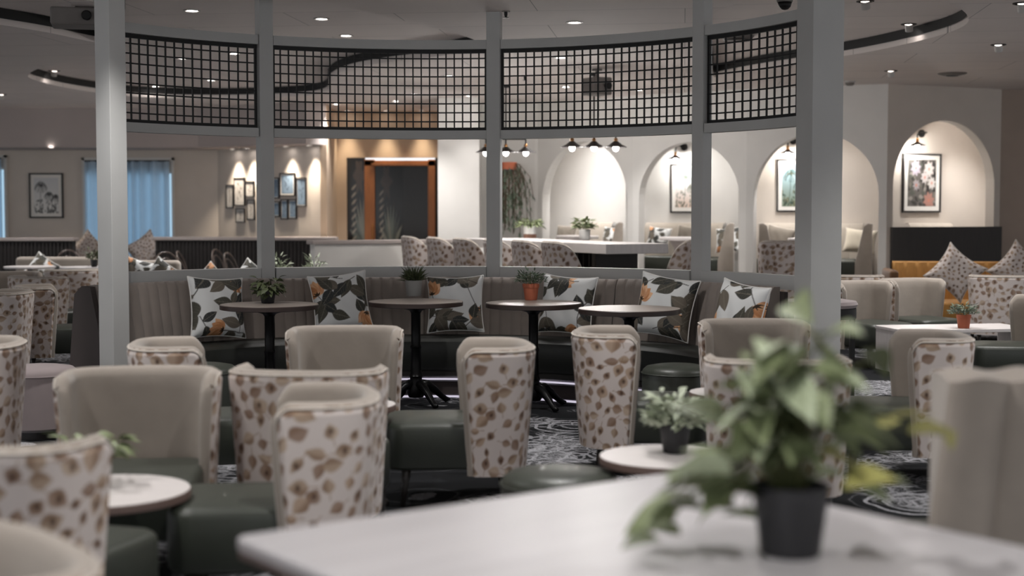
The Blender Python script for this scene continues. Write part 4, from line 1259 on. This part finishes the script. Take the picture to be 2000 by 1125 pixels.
# ---- pictures at the back left
WA, WB = (-18, YB), (XC, YB)
picture(WA, WB, 57, 338, 125, 426, lambda U, V: palm_print(U, V, 2), 'large black-framed grey palm engraving between the two windows')
GG = 'small frames grouped on the far wall'
fr = [(443, 361, 457.5, 407, 'narrow small frame leftmost in the group on the far wall'), (459, 347, 480, 402, 'tall small frame second from left in the far group'),
      (462, 407, 480, 435, 'lowest small frame at the left of the far group'), (481, 354, 498, 385, 'dark small frame just left of the thin post, upper'),
      (484, 390, 499, 430, 'oval-mount small frame just left of the thin post, lower'), (534, 347, 547, 388, 'small frame just right of the thin post, upper'),
      (548, 338, 578, 383, 'largest bluish frame at the top of the far group'), (534, 393, 548, 424, 'small bluish frame just right of the thin post, lower'),
      (550, 389, 564, 429, 'narrow bluish frame below the largest one, left of two'), (565, 389, 581, 428, 'narrow bluish frame below the largest one, right of two'),
      (580, 347, 600, 404, 'tall frame rightmost in the far group')]
def small_print(U, V, k):
    rnd = random.Random(k)
    C = np.zeros(U.shape + (3,)); C[:] = lin((176, 172, 168) if k < 5 else (120, 140, 160))
    for i in range(9):
        m, u_, v_ = leaf_mask(U, V, 0.5 + rnd.uniform(-0.15, 0.15), 0.15 + 0.08 * i, rnd.uniform(0, 3.1), 0.3, 0.06, 0.3)
        ink(C, m, (96, 92, 88) if k < 5 else (78, 92, 108), 0.7)
    return C.reshape(-1, 3)
for k, (x0, y0, x1, y1, lab) in enumerate(fr):
    picture(GA, GB, x0, y0, x1, y1, lambda U, V: small_print(U, V, k), lab, GG, 0.018, 0.025, 0.08, n=(24, 36))

# ================================================================= CEILING FITTINGS
def downlight(px, py, z, label, power=1.0, tilt=None, r=0.075, xy=None, angle=95, color=(1.0, 0.975, 0.955)):
    p = on_z(px, py, z) if xy is None else Vector((xy[0], xy[1], z))
    o = thing('downlight', label, 'ceiling light', (p.x, p.y, z), 0, 'recessed ceiling downlights')
    MB().lathe([(r * 0.66, -0.002), (r * 0.8, -0.010), (r, -0.006), (r, 0.0)], 24, cap=False).build('trim_ring', 'trim_ring' if tilt is None else 'black_metal', o, smooth=True)
    if tilt is None:
        MB().lathe([(0.001, -0.004), (r * 0.68, -0.004)], 20, cap=False).build('lens', 'lamp_lens', o)
    else:
        M_ = Matrix.Rotation(tilt, 4, 'Z') @ Matrix.Rotation(0.5, 4, 'X')
        MB().lathe([(r * 0.5, -0.07), (r * 0.52, 0.0)], 18, M=M_, cap=False).build('lamp_head', 'trim_ring', o, smooth=True)
        MB().lathe([(0.001, -0.06), (r * 0.48, -0.06)], 18, M=M_, cap=False).build('lens', 'lamp_lens', o)
    l = bpy.data.lights.new('downlight_beam', 'SPOT'); l.energy = SPOT_W * power; l.spot_size = R(angle); l.spot_blend = 0.9
    l.shadow_soft_size = 0.06; l.color = color
    lo = bpy.data.objects.new('downlight_beam', l); COL.objects.link(lo); lo.parent = o; lo.location = (0, 0, -0.09)
    return o
DL = [(375, 20, RECESS, 'downlight nearest the left column, above the first grid panel', None), (628, 36, RECESS, 'bright downlight with a glow above the second grid panel', None),
      (676, 69, RECESS, 'downlight just above the top beam of the second grid panel', None), (1122, 43, CEIL, 'downlight above the third grid panel, right of the middle post', None),
      (106, 138, RECESS, 'tilted downlight left of the left column', 0.5), (2, 184, CEIL, 'tilted downlight at the left edge of the ceiling', 0.5),
      (357, 113, RECESS, 'downlight seen through the first grid panel, upper middle', None), (458, 104, RECESS, 'downlight seen at the top right of the first grid panel', None),
      (412, 156, RECESS, 'bluish downlight seen through the middle of the first grid panel', None), (304, 168, RECESS, 'downlight seen through the left of the first grid panel', None),
      (375, 218, CEIL, 'small far downlight low in the first grid panel', None), (657, 203, CEIL, 'far downlight low in the second grid panel, left one', None),
      (773, 197, CEIL, 'far downlight low in the second grid panel, middle one', None), (809, 184, CEIL, 'far downlight in the second grid panel, right of the middle one', None),
      (876, 148, CEIL, 'downlight high in the second grid panel near the middle post', None), (1095, 112, CEIL, 'downlight at the top of the third grid panel', None),
      (1105, 169, CEIL, 'downlight in the third grid panel, left of the projector', None), (1110, 201, CEIL, 'downlight low in the third grid panel, left of the projector', None),
      (1248, 175, CEIL, 'downlight in the third grid panel, right of the projector', None), (1530, 177, CEIL, 'downlight seen through the fourth grid panel', None),
      (1690, 2, RECESS, 'tilted downlight at the top edge right of the right column', -0.4), (1775, 47, RECESS, 'tilted downlight inside the curved recess at right', -0.4),
      (1950, 87, CEIL, 'tilted downlight at the right edge of the ceiling', -0.4), (1740, 138, CEIL, 'tilted downlight below the curved recess, right of the right column', -0.4),
      (1933, 180, CEIL, 'flat downlight over the fourth arch', None), (1997, 6, CEIL, 'tilted downlight in the top right corner', -0.4)]
for px, py, z, lab, tl in DL:
    downlight(px, py, z, lab, 1.0, tl)
zb_ = zb
for px, py, lab in [(103, 288, 'small soffit downlight over the palm engraving'), (455, 294, 'small soffit downlight at the left of the small frames'), (485, 294, 'small soffit downlight over the small frames, left of the thin post'),
                    (560, 293, 'small soffit downlight over the largest small frame'), (605, 293, 'small soffit downlight right of the small frames')]:
    q = on_z(px, py, zb_)
    q.y = min(q.y, 23.3) if px < 420 else on_seg(px, py, (GA[0], GA[1] - 0.17), (GB[0], GB[1] - 0.17)).y
    q.x = at(px, q.y)
    downlight(0, 0, zb_, lab, 0.7, None, 0.05, (q.x, q.y), 80, (1, 0.86, 0.70))
for x in (680, 755, 825):
    downlight(0, 0, CEIL, 'warm downlight washing the wall over the entrance door, %s' % {680: 'left', 755: 'middle', 825: 'right'}[x], 0.5, None, 0.05, (at(x, 23.12), 23.12), 60, (1, 0.84, 0.62))
downlight(0, 0, CEIL, 'downlight washing the white wall beside the hanging plant', 0.25, None, 0.06, (at(915, 20.2), 20.2), 80)
# the same fittings go on over the seating, above the frame of the photograph
k = 0
for yy in (1.5, 4.0, 6.5, 9.0):
    for xx in (-5.2, -2.4, 0.2, 3.5, 6.2):
        downlight(0, 0, CEIL, 'ceiling downlight above the picture, %s row from the front, %s' % ({1.5: 'first', 4.0: 'second', 6.5: 'third', 9.0: 'fourth'}[yy], {-5.2: 'far left', -2.4: 'left', 0.2: 'centre', 3.5: 'right', 6.2: 'far right'}[xx]), 1.0, None, 0.075, (xx, yy + 0.3 * math.sin(xx)), 110)

for i in range(4):     # a fitting in the ceiling of each niche
    c = (Vector(ARC[i]) + Vector(ARC[i + 1]) + Vector(BK[i]) + Vector(BK[i + 1])) / 4
    downlight(0, 0, CEIL, 'downlight in the ceiling of the niche behind the %s arch' % booth_names[i], (0.5, 0.3, 0.3, 0.14)[i], None, 0.06, (c.x, c.y), 120)

def sprinkler(px, py, z, label):
    p = on_z(px, py, z)
    o = thing('sprinkler', label, 'sprinkler', (p.x, p.y, z), 0, 'ceiling sprinklers')
    MB().lathe([(0.035, -0.006), (0.035, 0.0)], 16).build('rosette', 'grey_plastic', o, smooth=True)
    MB().lathe([(0.008, -0.05), (0.014, -0.03), (0.014, -0.004)], 10).build('nozzle', 'black_metal', o, smooth=True)
    MB().lathe([(0.028, -0.055), (0.028, -0.05)], 12).build('deflector', 'black_metal', o)
sprinkler(988, 22, CEIL, 'sprinkler head at the top of the middle post'); sprinkler(1025, 148, CEIL, 'sprinkler seen through the third grid panel')
sprinkler(12, 216, CEIL, 'small sprinkler at the far left of the ceiling')
p = on_z(1860, 143, CEIL); o = thing('ceiling_vent', 'round grey ceiling vent right of the recess', 'vent', (p.x, p.y, CEIL))
MB().lathe([(0.02, -0.03), (0.10, -0.028), (0.16, -0.012), (0.17, 0.0)], 32).build('vent_dish', 'grey_plastic', o, smooth=True)
MB().lathe([(0.001, -0.036), (0.07, -0.034), (0.07, -0.028)], 24).build('vent_core', 'slot_dark', o, smooth=True)
p = on_z(1660, 158, CEIL); o = thing('smoke_detector', 'round smoke detector beside the right column', 'detector', (p.x, p.y, CEIL))
MB().lathe([(0.07, -0.02), (0.075, 0.0)], 20).build('detector_base', 'trim_ring', o, smooth=True)
MB().lathe([(0.035, -0.06), (0.055, -0.045), (0.055, -0.02)], 20).build('detector_head', 'grey_plastic', o, smooth=True)
p = on_z(1533, -2, CEIL); o = thing('dome_camera', 'black dome camera at the top left of the right column', 'camera', (p.x, p.y, CEIL))
MB().lathe([(0.06, -0.025), (0.065, 0.0)], 24).build('camera_mount', 'grey_plastic', o, smooth=True)
MB().lathe([(0.001, -0.085), (0.025, -0.08), (0.045, -0.06), (0.055, -0.025)], 24).build('camera_dome', 'black_metal', o, smooth='full')
p = on_z(1440, 70, RECESS); o = thing('ceiling_speaker', 'shallow round ceiling speaker seen at the top of the fourth grid panel', 'speaker', (p.x, p.y, RECESS))
MB().lathe([(0.02, -0.05), (0.14, -0.04), (0.17, -0.01), (0.17, 0.0)], 28).build('speaker_dish', 'grey_plastic', o, smooth=True)
MB().lathe([(0.12, -0.048), (0.13, -0.052), (0.14, -0.045)], 28, cap=False).build('speaker_rim', 'black_metal', o, smooth=True)
def projector(px, py, z, label, dy, w, h, dpt, rz, material):
    p = on_z(px, py, z)
    o = thing('projector', label, 'projector', (p.x, p.y, z), rz)
    MB().lathe([(0.06, -0.02), (0.06, 0.0)], 16).build('mount_plate', 'grey_plastic', o, smooth=True)
    MB().tube([(0, 0, -0.01), (0, 0, -dy)], 0.018).build('mount_pole', 'grey_plastic', o, smooth=True)
    MB().box((0, 0, -dy - h / 2), (w, dpt, h)).build('projector_case', material, o, bevel=0.015)
    MB().lathe([(0.035, 0.0), (0.04, 0.05), (0.03, 0.06)], 18, M=Matrix.Translation((w * 0.2, -dpt / 2, -dy - h / 2)) @ Matrix.Rotation(PI / 2, 4, 'X')).build('lens_barrel', 'black_metal', o, smooth=True)
    return o
projector(1166, 135, CEIL, 'box projector hanging behind the third grid panel', 0.10, 0.24, 0.20, 0.28, 0.5, 'grey_plastic')
projector(150, -20, RECESS, 'grey projector at the top left beside the left column', 0.16, 0.40, 0.14, 0.34, 0.25, 'grey_plastic')

# ================================================================= PLANTS
def leaf_shape(n=6, fold=0.25, droop=0.35, pt=0.7):
    vs = []; fs = []
    for i in range(n + 1):
        t = i / n; w = 0.5 * math.sin(PI * min(1, t ** pt * 1.0)) * (0.75) + 0.0
        z = -droop * t * t
        vs += [(-w, t, z + fold * w), (0, t, z), (w, t, z + fold * w)]
    for i in range(n):
        a = i * 3
        fs += [(a, a + 1, a + 4, a + 3), (a + 1, a + 2, a + 5, a + 4)]
    return vs, fs
def bush(o, rad, hgt, z0, n, ln, wd, material, seed, droop=0.4, up=0.3, spread=1.0, name='foliage', mats=None):
    rnd = random.Random(seed); m = MB()
    vs, fs = leaf_shape(4, 0.2, droop)
    for i in range(n):
        th = rnd.uniform(0, 2 * PI); el = rnd.uniform(0.05, 1.0) ** 0.8
        rr = rad * math.sqrt(rnd.random()) * (1 - 0.25 * el)
        c = Vector((rr * math.cos(th), rr * math.sin(th), z0 + hgt * el * rnd.uniform(0.3, 1.0)))
        s = ln * rnd.uniform(0.7, 1.25)
        pitch = rnd.uniform(up - 0.5, up + 0.7)
        M_ = Matrix.Translation(c) @ Matrix.Rotation(th - PI / 2 + rnd.uniform(-0.7, 0.7), 4, 'Z') @ Matrix.Rotation(pitch, 4, 'X') @ Matrix.Rotation(rnd.uniform(-0.6, 0.6), 4, 'Y')
        m.add([M_ @ Vector((x * wd * s / ln, y * s, z * s)) for x, y, z in vs], fs)
    f = m.build(name, material, o, smooth='full', recalc=False); tag(f, kind='stuff')
    st_ = MB()
    for i in range(7):
        th = rnd.uniform(0, 2 * PI)
        st_.tube([(0, 0, z0 - 0.03), (0.3 * rad * math.cos(th), 0.3 * rad * math.sin(th), z0 + 0.4 * hgt), (0.75 * rad * math.cos(th), 0.75 * rad * math.sin(th), z0 + 0.75 * hgt)], 0.0025, 5)
    tag(st_.build('stems', 'stem', o, smooth='full'), kind='stuff')
def potted(name, label, loc, pr, ph, potm, group, taper=0.75, rim=True):
    o = thing(name, label, 'plant', loc, 0, group)
    t = pr * taper
    pf = [(t - 0.004, 0.0), (t, 0.004)]
    if rim: pf += [(t + (pr - t) * 0.75, ph * 0.74), (pr * 1.02, ph * 0.76), (pr * 1.05, ph)]
    else: pf += [(pr, ph)]
    pf += [(pr * 0.93, ph), (pr * 0.88, ph * 0.86)]
    pot = MB().lathe(pf, 28, cap=False).build('pot', potm, o, smooth=True)
    MB().lathe([(0.001, ph * 0.88), (pr * 0.9, ph * 0.87)], 20, cap=False).build('soil', 'soil', pot)
    MB().lathe([(0.001, 0.003), (t, 0.003)], 20, cap=False).build('pot_bottom', potm, o)
    return o
PGp = 'potted plants on tables'
ZT = 0.7855
p = on_z(523, 592, ZT); o = potted('potted_plant', 'dark leafy plant in a black pot on the leftmost bistro table', p, 0.062, 0.11, 'pot_black', PGp, rim=False)
bush(o, 0.115, 0.13, 0.06, 110, 0.06, 0.05, 'leaf_dark', 3, 0.5, 0.1)
p = on_z(808, 578, ZT); o = potted('potted_plant', 'spiky dark grass in a pale grey pot on the second bistro table', p, 0.068, 0.125, 'pot_grey', PGp, 0.85, rim=False)
bush(o, 0.06, 0.06, 0.11, 190, 0.085, 0.013, 'leaf_dark', 4, 0.1, 0.75)
p = on_z(1037, 586, ZT); o = potted('potted_plant', 'bushy green plant in a terracotta pot on the third bistro table', p, 0.062, 0.125, 'terracotta', PGp)
bush(o, 0.125, 0.11, 0.12, 330, 0.036, 0.014, 'leaf_grey', 5, 0.2, 0.5)
p = on_z(1318, 884, 0.5005); o = potted('potted_plant', 'silvery small-leaved plant in a black pot on the low white table', p, 0.062, 0.115, 'pot_black', PGp, rim=False)
bush(o, 0.135, 0.14, 0.10, 300, 0.05, 0.034, 'leaf_silver', 6, 0.3, 0.35)
p = on_z(175, 948, 0.4605); o = potted('potted_plant', 'green plant showing over the blurred leaf-print chair at lower left', p, 0.05, 0.09, 'pot_black', PGp, rim=False)
bush(o, 0.14, 0.11, 0.09, 90, 0.07, 0.04, 'leaf_mid', 7, 0.4, 0.1)
p = on_z(1882, 641, 0.423); o = potted('potted_plant', 'grey-green plant in a terracotta pot on the white coffee table', p, 0.062, 0.12, 'terracotta', PGp, 0.8)
bush(o, 0.135, 0.10, 0.12, 300, 0.04, 0.016, 'leaf_grey', 8, 0.2, 0.4)
p = on_table(1035, 465); o = potted('potted_plant', 'green plant in a white pot with brown foot on the long table', p, 0.085, 0.16, 'pot_white', PGp, 0.95, rim=False)
MB().lathe([(0.088, 0.0), (0.088, 0.055)], 24, cap=False).build('pot_foot', 'pot_brown', o, smooth=True)
bush(o, 0.17, 0.11, 0.15, 160, 0.075, 0.035, 'leaf_mid', 9, 0.5, 0.3)
p = on_table(1142, 468); o = potted('potted_plant', 'green plant in a plain white pot on the long table, right one', p, 0.075, 0.13, 'pot_white', PGp, 0.9, rim=False)
bush(o, 0.15, 0.13, 0.13, 110, 0.085, 0.055, 'leaf_mid', 10, 0.4, 0.4)
for px, lab in ((546, 'pale leafy shrub behind the rail beside the thin left post'), (613, 'pale leafy shrub behind the rail, right of its twin')):
    p = on_y(px, 505, 15.5); o = potted('shrub', lab, (p.x, p.y, 0), 0.16, 0.5, 'pot_grey', 'shrubs behind the rail', rim=False)
    bush(o, 0.13, 0.5, 0.5, 420, 0.07, 0.026, 'leaf_silver', int(px), 0.2, 0.6)
p = on_z(184, 521, 0.742); o = potted('potted_plant', 'dark sprig beside the left column at the far round tables', p, 0.05, 0.09, 'pot_black', PGp, rim=False)
bush(o, 0.12, 0.16, 0.07, 90, 0.08, 0.03, 'leaf_dark', 12, 0.3, 0.5)

# hanging plant at the centre wall
p = on_y(994, 325, 20.9)
hp = thing('hanging_plant', 'long trailing plant in a terracotta pot on the wall by the middle post', 'plant', (p.x, p.y, p.z))
MB().lathe([(0.10, -0.05), (0.12, 0.06), (0.11, 0.06), (0.09, -0.03)], 20, cap=False).build('pot', 'terracotta', hp, smooth=True)
MB().box((0, 0.40, -0.055), (0.12, 1.0, 0.02)).build('wall_bracket', 'black_metal', hp)
rnd = random.Random(9); m = MB(); lv = MB(); vs, fs = leaf_shape(3, 0.2, 0.2)
for i in range(46):
    th = rnd.uniform(0, 2 * PI); ln = rnd.uniform(0.45, 1.05); sp_ = rnd.uniform(0.10, 0.34) * (1.0 if math.cos(th) > 0 else 0.6)
    pts = [(0.05 * math.cos(th), 0.05 * math.sin(th), 0.05), (sp_ * 0.5 * math.cos(th), sp_ * 0.4 * math.sin(th), 0.03), (sp_ * math.cos(th), sp_ * 0.5 * math.sin(th), -0.35 * ln), (sp_ * 1.15 * math.cos(th), sp_ * 0.5 * math.sin(th), -ln)]
    m.tube(pts, 0.005, 5)
    for k in range(int(20 * ln)):
        f = rnd.random(); j = 1 if f < 0.35 else 2; g = f / 0.35 if j == 1 else (f - 0.35) / 0.65
        c = Vector(pts[j]).lerp(Vector(pts[j + 1]), g); s = rnd.uniform(0.06, 0.12)
        M_ = Matrix.Translation(c) @ Matrix.Rotation(rnd.uniform(0, 6.28), 4, 'Z') @ Matrix.Rotation(rnd.uniform(-1.6, -0.6), 4, 'X')
        lv.add([M_ @ Vector((x * 0.032, y * s, z * s)) for x, y, z in vs], fs)
tag(m.build('stems', 'stem_brown', hp, smooth='full'), kind='stuff'); tag(lv.build('foliage', 'leaf_grey', hp, smooth='full', recalc=False), kind='stuff')

# ---- foreground plant: every leaf its own piece
p = on_z(1543, 1082, 0.7505)
fp = potted('potted_plant', 'large blurred trailing plant in a black pot on the foreground table', p, 0.080, 0.145, 'pot_black', PGp, 0.76, rim=False)
fp['group'] = PGp
vs, fs = leaf_shape(8, 0.28, 0.30, 0.62)
LM = {}
for nm in ('leaf_mid', 'leaf_pale', 'leaf_yellow', 'leaf_dark'):
    LM[nm] = MB().add(vs, fs).mesh('leaf', nm, smooth='full', recalc=False)
rnd = random.Random(21)
stm = MB()
spots = []
def lp(px, py, s, nm, dep=None, az=None):
    Y = p.y + (rnd.uniform(-0.13, 0.13) if dep is None else dep)
    q = on_y(px, py, Y)
    if q.z < 0.775: q.z = 0.775
    spots.append(q - p)
    o = bpy.data.objects.new('leaf', LM[nm]); COL.objects.link(o); o.parent = fp
    o.location = q - p
    a = az if az is not None else math.atan2(q.y - p.y, q.x - p.x) + rnd.uniform(-0.6, 0.6)
    Rm = Matrix.Rotation(a - PI / 2, 4, 'Z') @ Matrix.Rotation(rnd.uniform(-0.5, 0.5), 4, 'X') @ Matrix.Rotation(rnd.uniform(-0.7, 0.7), 4, 'Y')
    o.rotation_euler = Rm.to_euler()
    s *= 1.3; o.location = (q - p) - Rm.to_3x3() @ Vector((0, 0.5 * s, 0)); o.scale = (s * 0.85, s, s)
for px, py, s, nm in [(1500, 668, 0.085, 'leaf_pale'), (1470, 690, 0.07, 'leaf_mid'), (1600, 662, 0.06, 'leaf_yellow'), (1560, 720, 0.09, 'leaf_mid'), (1455, 755, 0.10, 'leaf_mid'),
                      (1520, 790, 0.10, 'leaf_pale'), (1600, 770, 0.10, 'leaf_pale'), (1640, 730, 0.08, 'leaf_mid'), (1660, 800, 0.10, 'leaf_pale'), (1700, 790, 0.07, 'leaf_mid'),
                      (1430, 830, 0.11, 'leaf_mid'), (1480, 860, 0.11, 'leaf_pale'), (1560, 850, 0.11, 'leaf_dark'), (1620, 860, 0.11, 'leaf_mid'), (1400, 880, 0.10, 'leaf_mid'),
                      (1360, 910, 0.11, 'leaf_pale'), (1330, 940, 0.10, 'leaf_mid'), (1300, 970, 0.09, 'leaf_mid'), (1380, 950, 0.09, 'leaf_dark'), (1270, 1010, 0.09, 'leaf_mid'),
                      (1258, 1050, 0.085, 'leaf_dark'), (1290, 1030, 0.07, 'leaf_mid'), (1420, 920, 0.10, 'leaf_mid'), (1480, 920, 0.10, 'leaf_mid'), (1540, 930, 0.10, 'leaf_pale'),
                      (1600, 925, 0.10, 'leaf_mid'), (1660, 900, 0.10, 'leaf_yellow'), (1690, 930, 0.09, 'leaf_yellow'), (1720, 960, 0.07, 'leaf_mid'), (1640, 840, 0.10, 'leaf_mid'),
                      (1740, 820, 0.06, 'leaf_yellow'), (1775, 805, 0.075, 'leaf_yellow'), (1820, 835, 0.075, 'leaf_yellow'), (1850, 850, 0.06, 'leaf_yellow'), (1745, 935, 0.06, 'leaf_mid'),
                      (1500, 740, 0.09, 'leaf_mid'), (1540, 700, 0.08, 'leaf_dark'), (1580, 810, 0.10, 'leaf_dark'), (1450, 800, 0.10, 'leaf_dark'), (1520, 880, 0.10, 'leaf_dark'),
                      (1340, 985, 0.08, 'leaf_dark'), (1390, 985, 0.08, 'leaf_mid'), (1560, 770, 0.10, 'leaf_pale'), (1690, 850, 0.08, 'leaf_mid'), (1440, 950, 0.09, 'leaf_dark')]:
    lp(px, py, s, nm)
for k in range(48):
    lp(1550 + rnd.gauss(0, 75), 800 + rnd.gauss(0, 70), rnd.uniform(0.06, 0.10), rnd.choice(['leaf_mid', 'leaf_pale', 'leaf_mid', 'leaf_dark']))
for k in range(14):
    lp(rnd.uniform(1290, 1430), rnd.uniform(900, 1000), rnd.uniform(0.05, 0.08), rnd.choice(['leaf_mid', 'leaf_dark', 'leaf_mid']))
for q in spots:
    mid = Vector((q.x * 0.35, q.y * 0.35, 0.14 + max(0.08, q.z * 0.55)))
    stm.tube([(q.x * 0.05, q.y * 0.05, 0.12), mid, q], 0.002, 5)
tag(stm.build('stems', 'stem', fp, smooth='full'), kind='stuff')

# ================================================================= FAR LEFT SEATING AREA
# bentwood chairs
def bentwood():
    o = thing('bentwood_chair', 'x', 'chair', group='bentwood chairs at the back')
    MB().lathe([(0.19, 0.435), (0.21, 0.445), (0.21, 0.46), (0.19, 0.468), (0.001, 0.462)], 28).build('seat', 'bentwood', o, smooth=True)
    def loop(w, top, r):
        pts = []
        for k in range(21):
            t = PI * k / 20
            pts.append((-w * math.cos(t), -0.20 - 0.10 * math.sin(t), 0.46 + (top - 0.46) * math.sin(t) ** 0.55))
        return MB().tube(pts, r, 8)
    loop(0.19, 0.90, 0.013).build('outer_hoop', 'bentwood', o, smooth='full'); loop(0.12, 0.82, 0.010).build('inner_hoop', 'bentwood', o, smooth='full')
    for sx, sy in ((-1, 1), (1, 1), (-1, -1), (1, -1)):
        MB().tube([(sx * 0.14, sy * 0.14, 0.44), (sx * 0.20, sy * 0.20, 0.004)], [0.016, 0.011], 8).build('leg', 'bentwood', o, smooth='full')
    MB().tube([(0.155 * math.cos(t), 0.155 * math.sin(t), 0.28) for t in np.linspace(0, 2 * PI, 25)[:-1]], 0.008, 6, closed=True).build('stretcher_ring', 'bentwood', o, smooth='full')
    return o
bw = bentwood()
BW = [(128, 492, 20.35, -80, 'bentwood chair left of the left column at the far partition'), (335, 489, 19.4, -60, 'bentwood chair with open hoops at the left end of the long fluted partition'),
      (268, 492, 20.0, 60, 'bentwood chair just right of the left column'), (388, 491, 20.1, 0, 'bentwood chair seen edge-on before the fluted partition'),
      (455, 492, 20.9, -20, 'bentwood chair second from the thin post before the fluted partition'), (482, 493, 19.3, -15, 'bentwood chair nearest the thin post before the fluted partition')]
for k, (px, py, d, f, lab) in enumerate(BW):
    q = on_z(px, py, 0.90); x, y = at(px, d), d
    if k == 0: bw.location = (x, y, 0); bw.rotation_euler.z = R(f - 90); bw['label'] = lab
    else: clone(bw, (x, y, 0), R(f - 90), lab)
# dark green/grey sofas low behind the rail
def back_sofa(px0, px1, py, d, label, hh=0.85, material='velvet', rz=0.0):
    a = on_y(px0, py, d); b = on_y(px1, py, d); w = b.x - a.x; h = a.z
    o = thing('sofa', label, 'sofa', ((a.x + b.x) / 2, d, 0), rz, 'low sofas at the back left')
    MB().rounded(w, 0.16, 0.12, h, rc=0.05, bev=0.05, M=Matrix.Translation((0, 0.30, 0))).build('backrest', material, o, smooth=True)
    MB().rounded(w - 0.02, 0.62, 0.12, 0.42, rc=0.05, bev=0.04, M=Matrix.Translation((0, -0.06, 0))).build('seat', 'leather', o, smooth=True)
    for sx in (-1, 1):
        for sy in (-0.3, 0.3): MB().lathe([(0.014, 0.0), (0.022, 0.125)], 8, M=Matrix.Translation((sx * (w / 2 - 0.08), sy, 0))).build('leg', 'wood_black', o, smooth=True)
    return o
back_sofa(18, 190, 503, 19.55, 'grey velvet sofa behind the far round tables, left of the column')
back_sofa(250, 340, 510, 15.8, 'small grey sofa back above the rail, right of the left column')
def far_table(px, py, r, label, h=0.74):
    q = on_z(px, py, h)
    o = thing('round_table', label, 'table', (q.x, q.y, 0), group='round white tables at the back left')
    MB().lathe([(r - 0.02, h - 0.03), (r, h - 0.022), (r, h - 0.004), (r - 0.004, h)], 40).build('tabletop', 'table_white', o, smooth=True)
    MB().lathe([(0.035, 0.02), (0.035, h - 0.03)], 14).build('pedestal', 'black_metal', o, smooth=True)
    MB().lathe([(0.24, 0.0), (0.24, 0.012), (0.04, 0.03)], 28).build('base_plate', 'black_metal', o, smooth=True)
far_table(58, 520, 0.33, 'round white table before the grey sofa at far left')
far_table(166, 521, 0.32, 'round white table touching the left column, behind the tub chairs')
far_table(215, 586, 0.26, 'small round white table just left of the column base', 0.60)
far_table(28, 590, 0.18, 'small round white table between the left-edge chairs', 0.585)
far_table(15, 506, 0.3, 'round white table at the far left edge', 0.74)
q = on_y(172, 490, 22.1); cushion(LC, q, 0.0, -0.3, R(40), 'leaf-print cushion on its corner left of the column, under the curtain', 'leaf-print cushions')
q = on_y(284, 489, 22.1); cushion(LC, q, 0.0, -0.3, R(-36), 'leaf-print cushion on its corner right of the column, under the curtain', 'leaf-print cushions')
wb = thing('window_bench', 'low grey bench under the curtained window behind the column', 'bench', (at(225, 22.2), 22.2, 0))
MB().rounded(1.5, 0.5, 0.1, 0.50, rc=0.04, bev=0.04).build('seat', 'velvet', wb, smooth=True); MB().box((0, 0, 0.05), (1.4, 0.4, 0.1)).build('base', 'wood_black', wb)
FBs = FB
for px, py, d, roll, k, lab in [(82, 527, 19.25, R(35), 0, 'floral cushion leaning on the grey sofa at far left'), (272, 538, 15.82, R(15), 1, 'floral cushion above the rail beside the left column'),
                                (318, 545, 15.52, R(35), 0, 'floral cushion above the rail, leaning right'), (412, 556, 15.36, R(45), 1, 'floral cushion with only its orange tip above the rail'),
                                (490, 548, 15.65, R(38), 0, 'floral cushion peeking above the rail at the thin post')]:
    q = on_y(px, py, d); cushion(FBs[k], q, 0.1, -0.3, roll, lab, 'floral cushions at the back left')
back_sofa(385, 510, 535, 15.7, 'dark sofa back hidden below the rail near the thin post', material='leather')
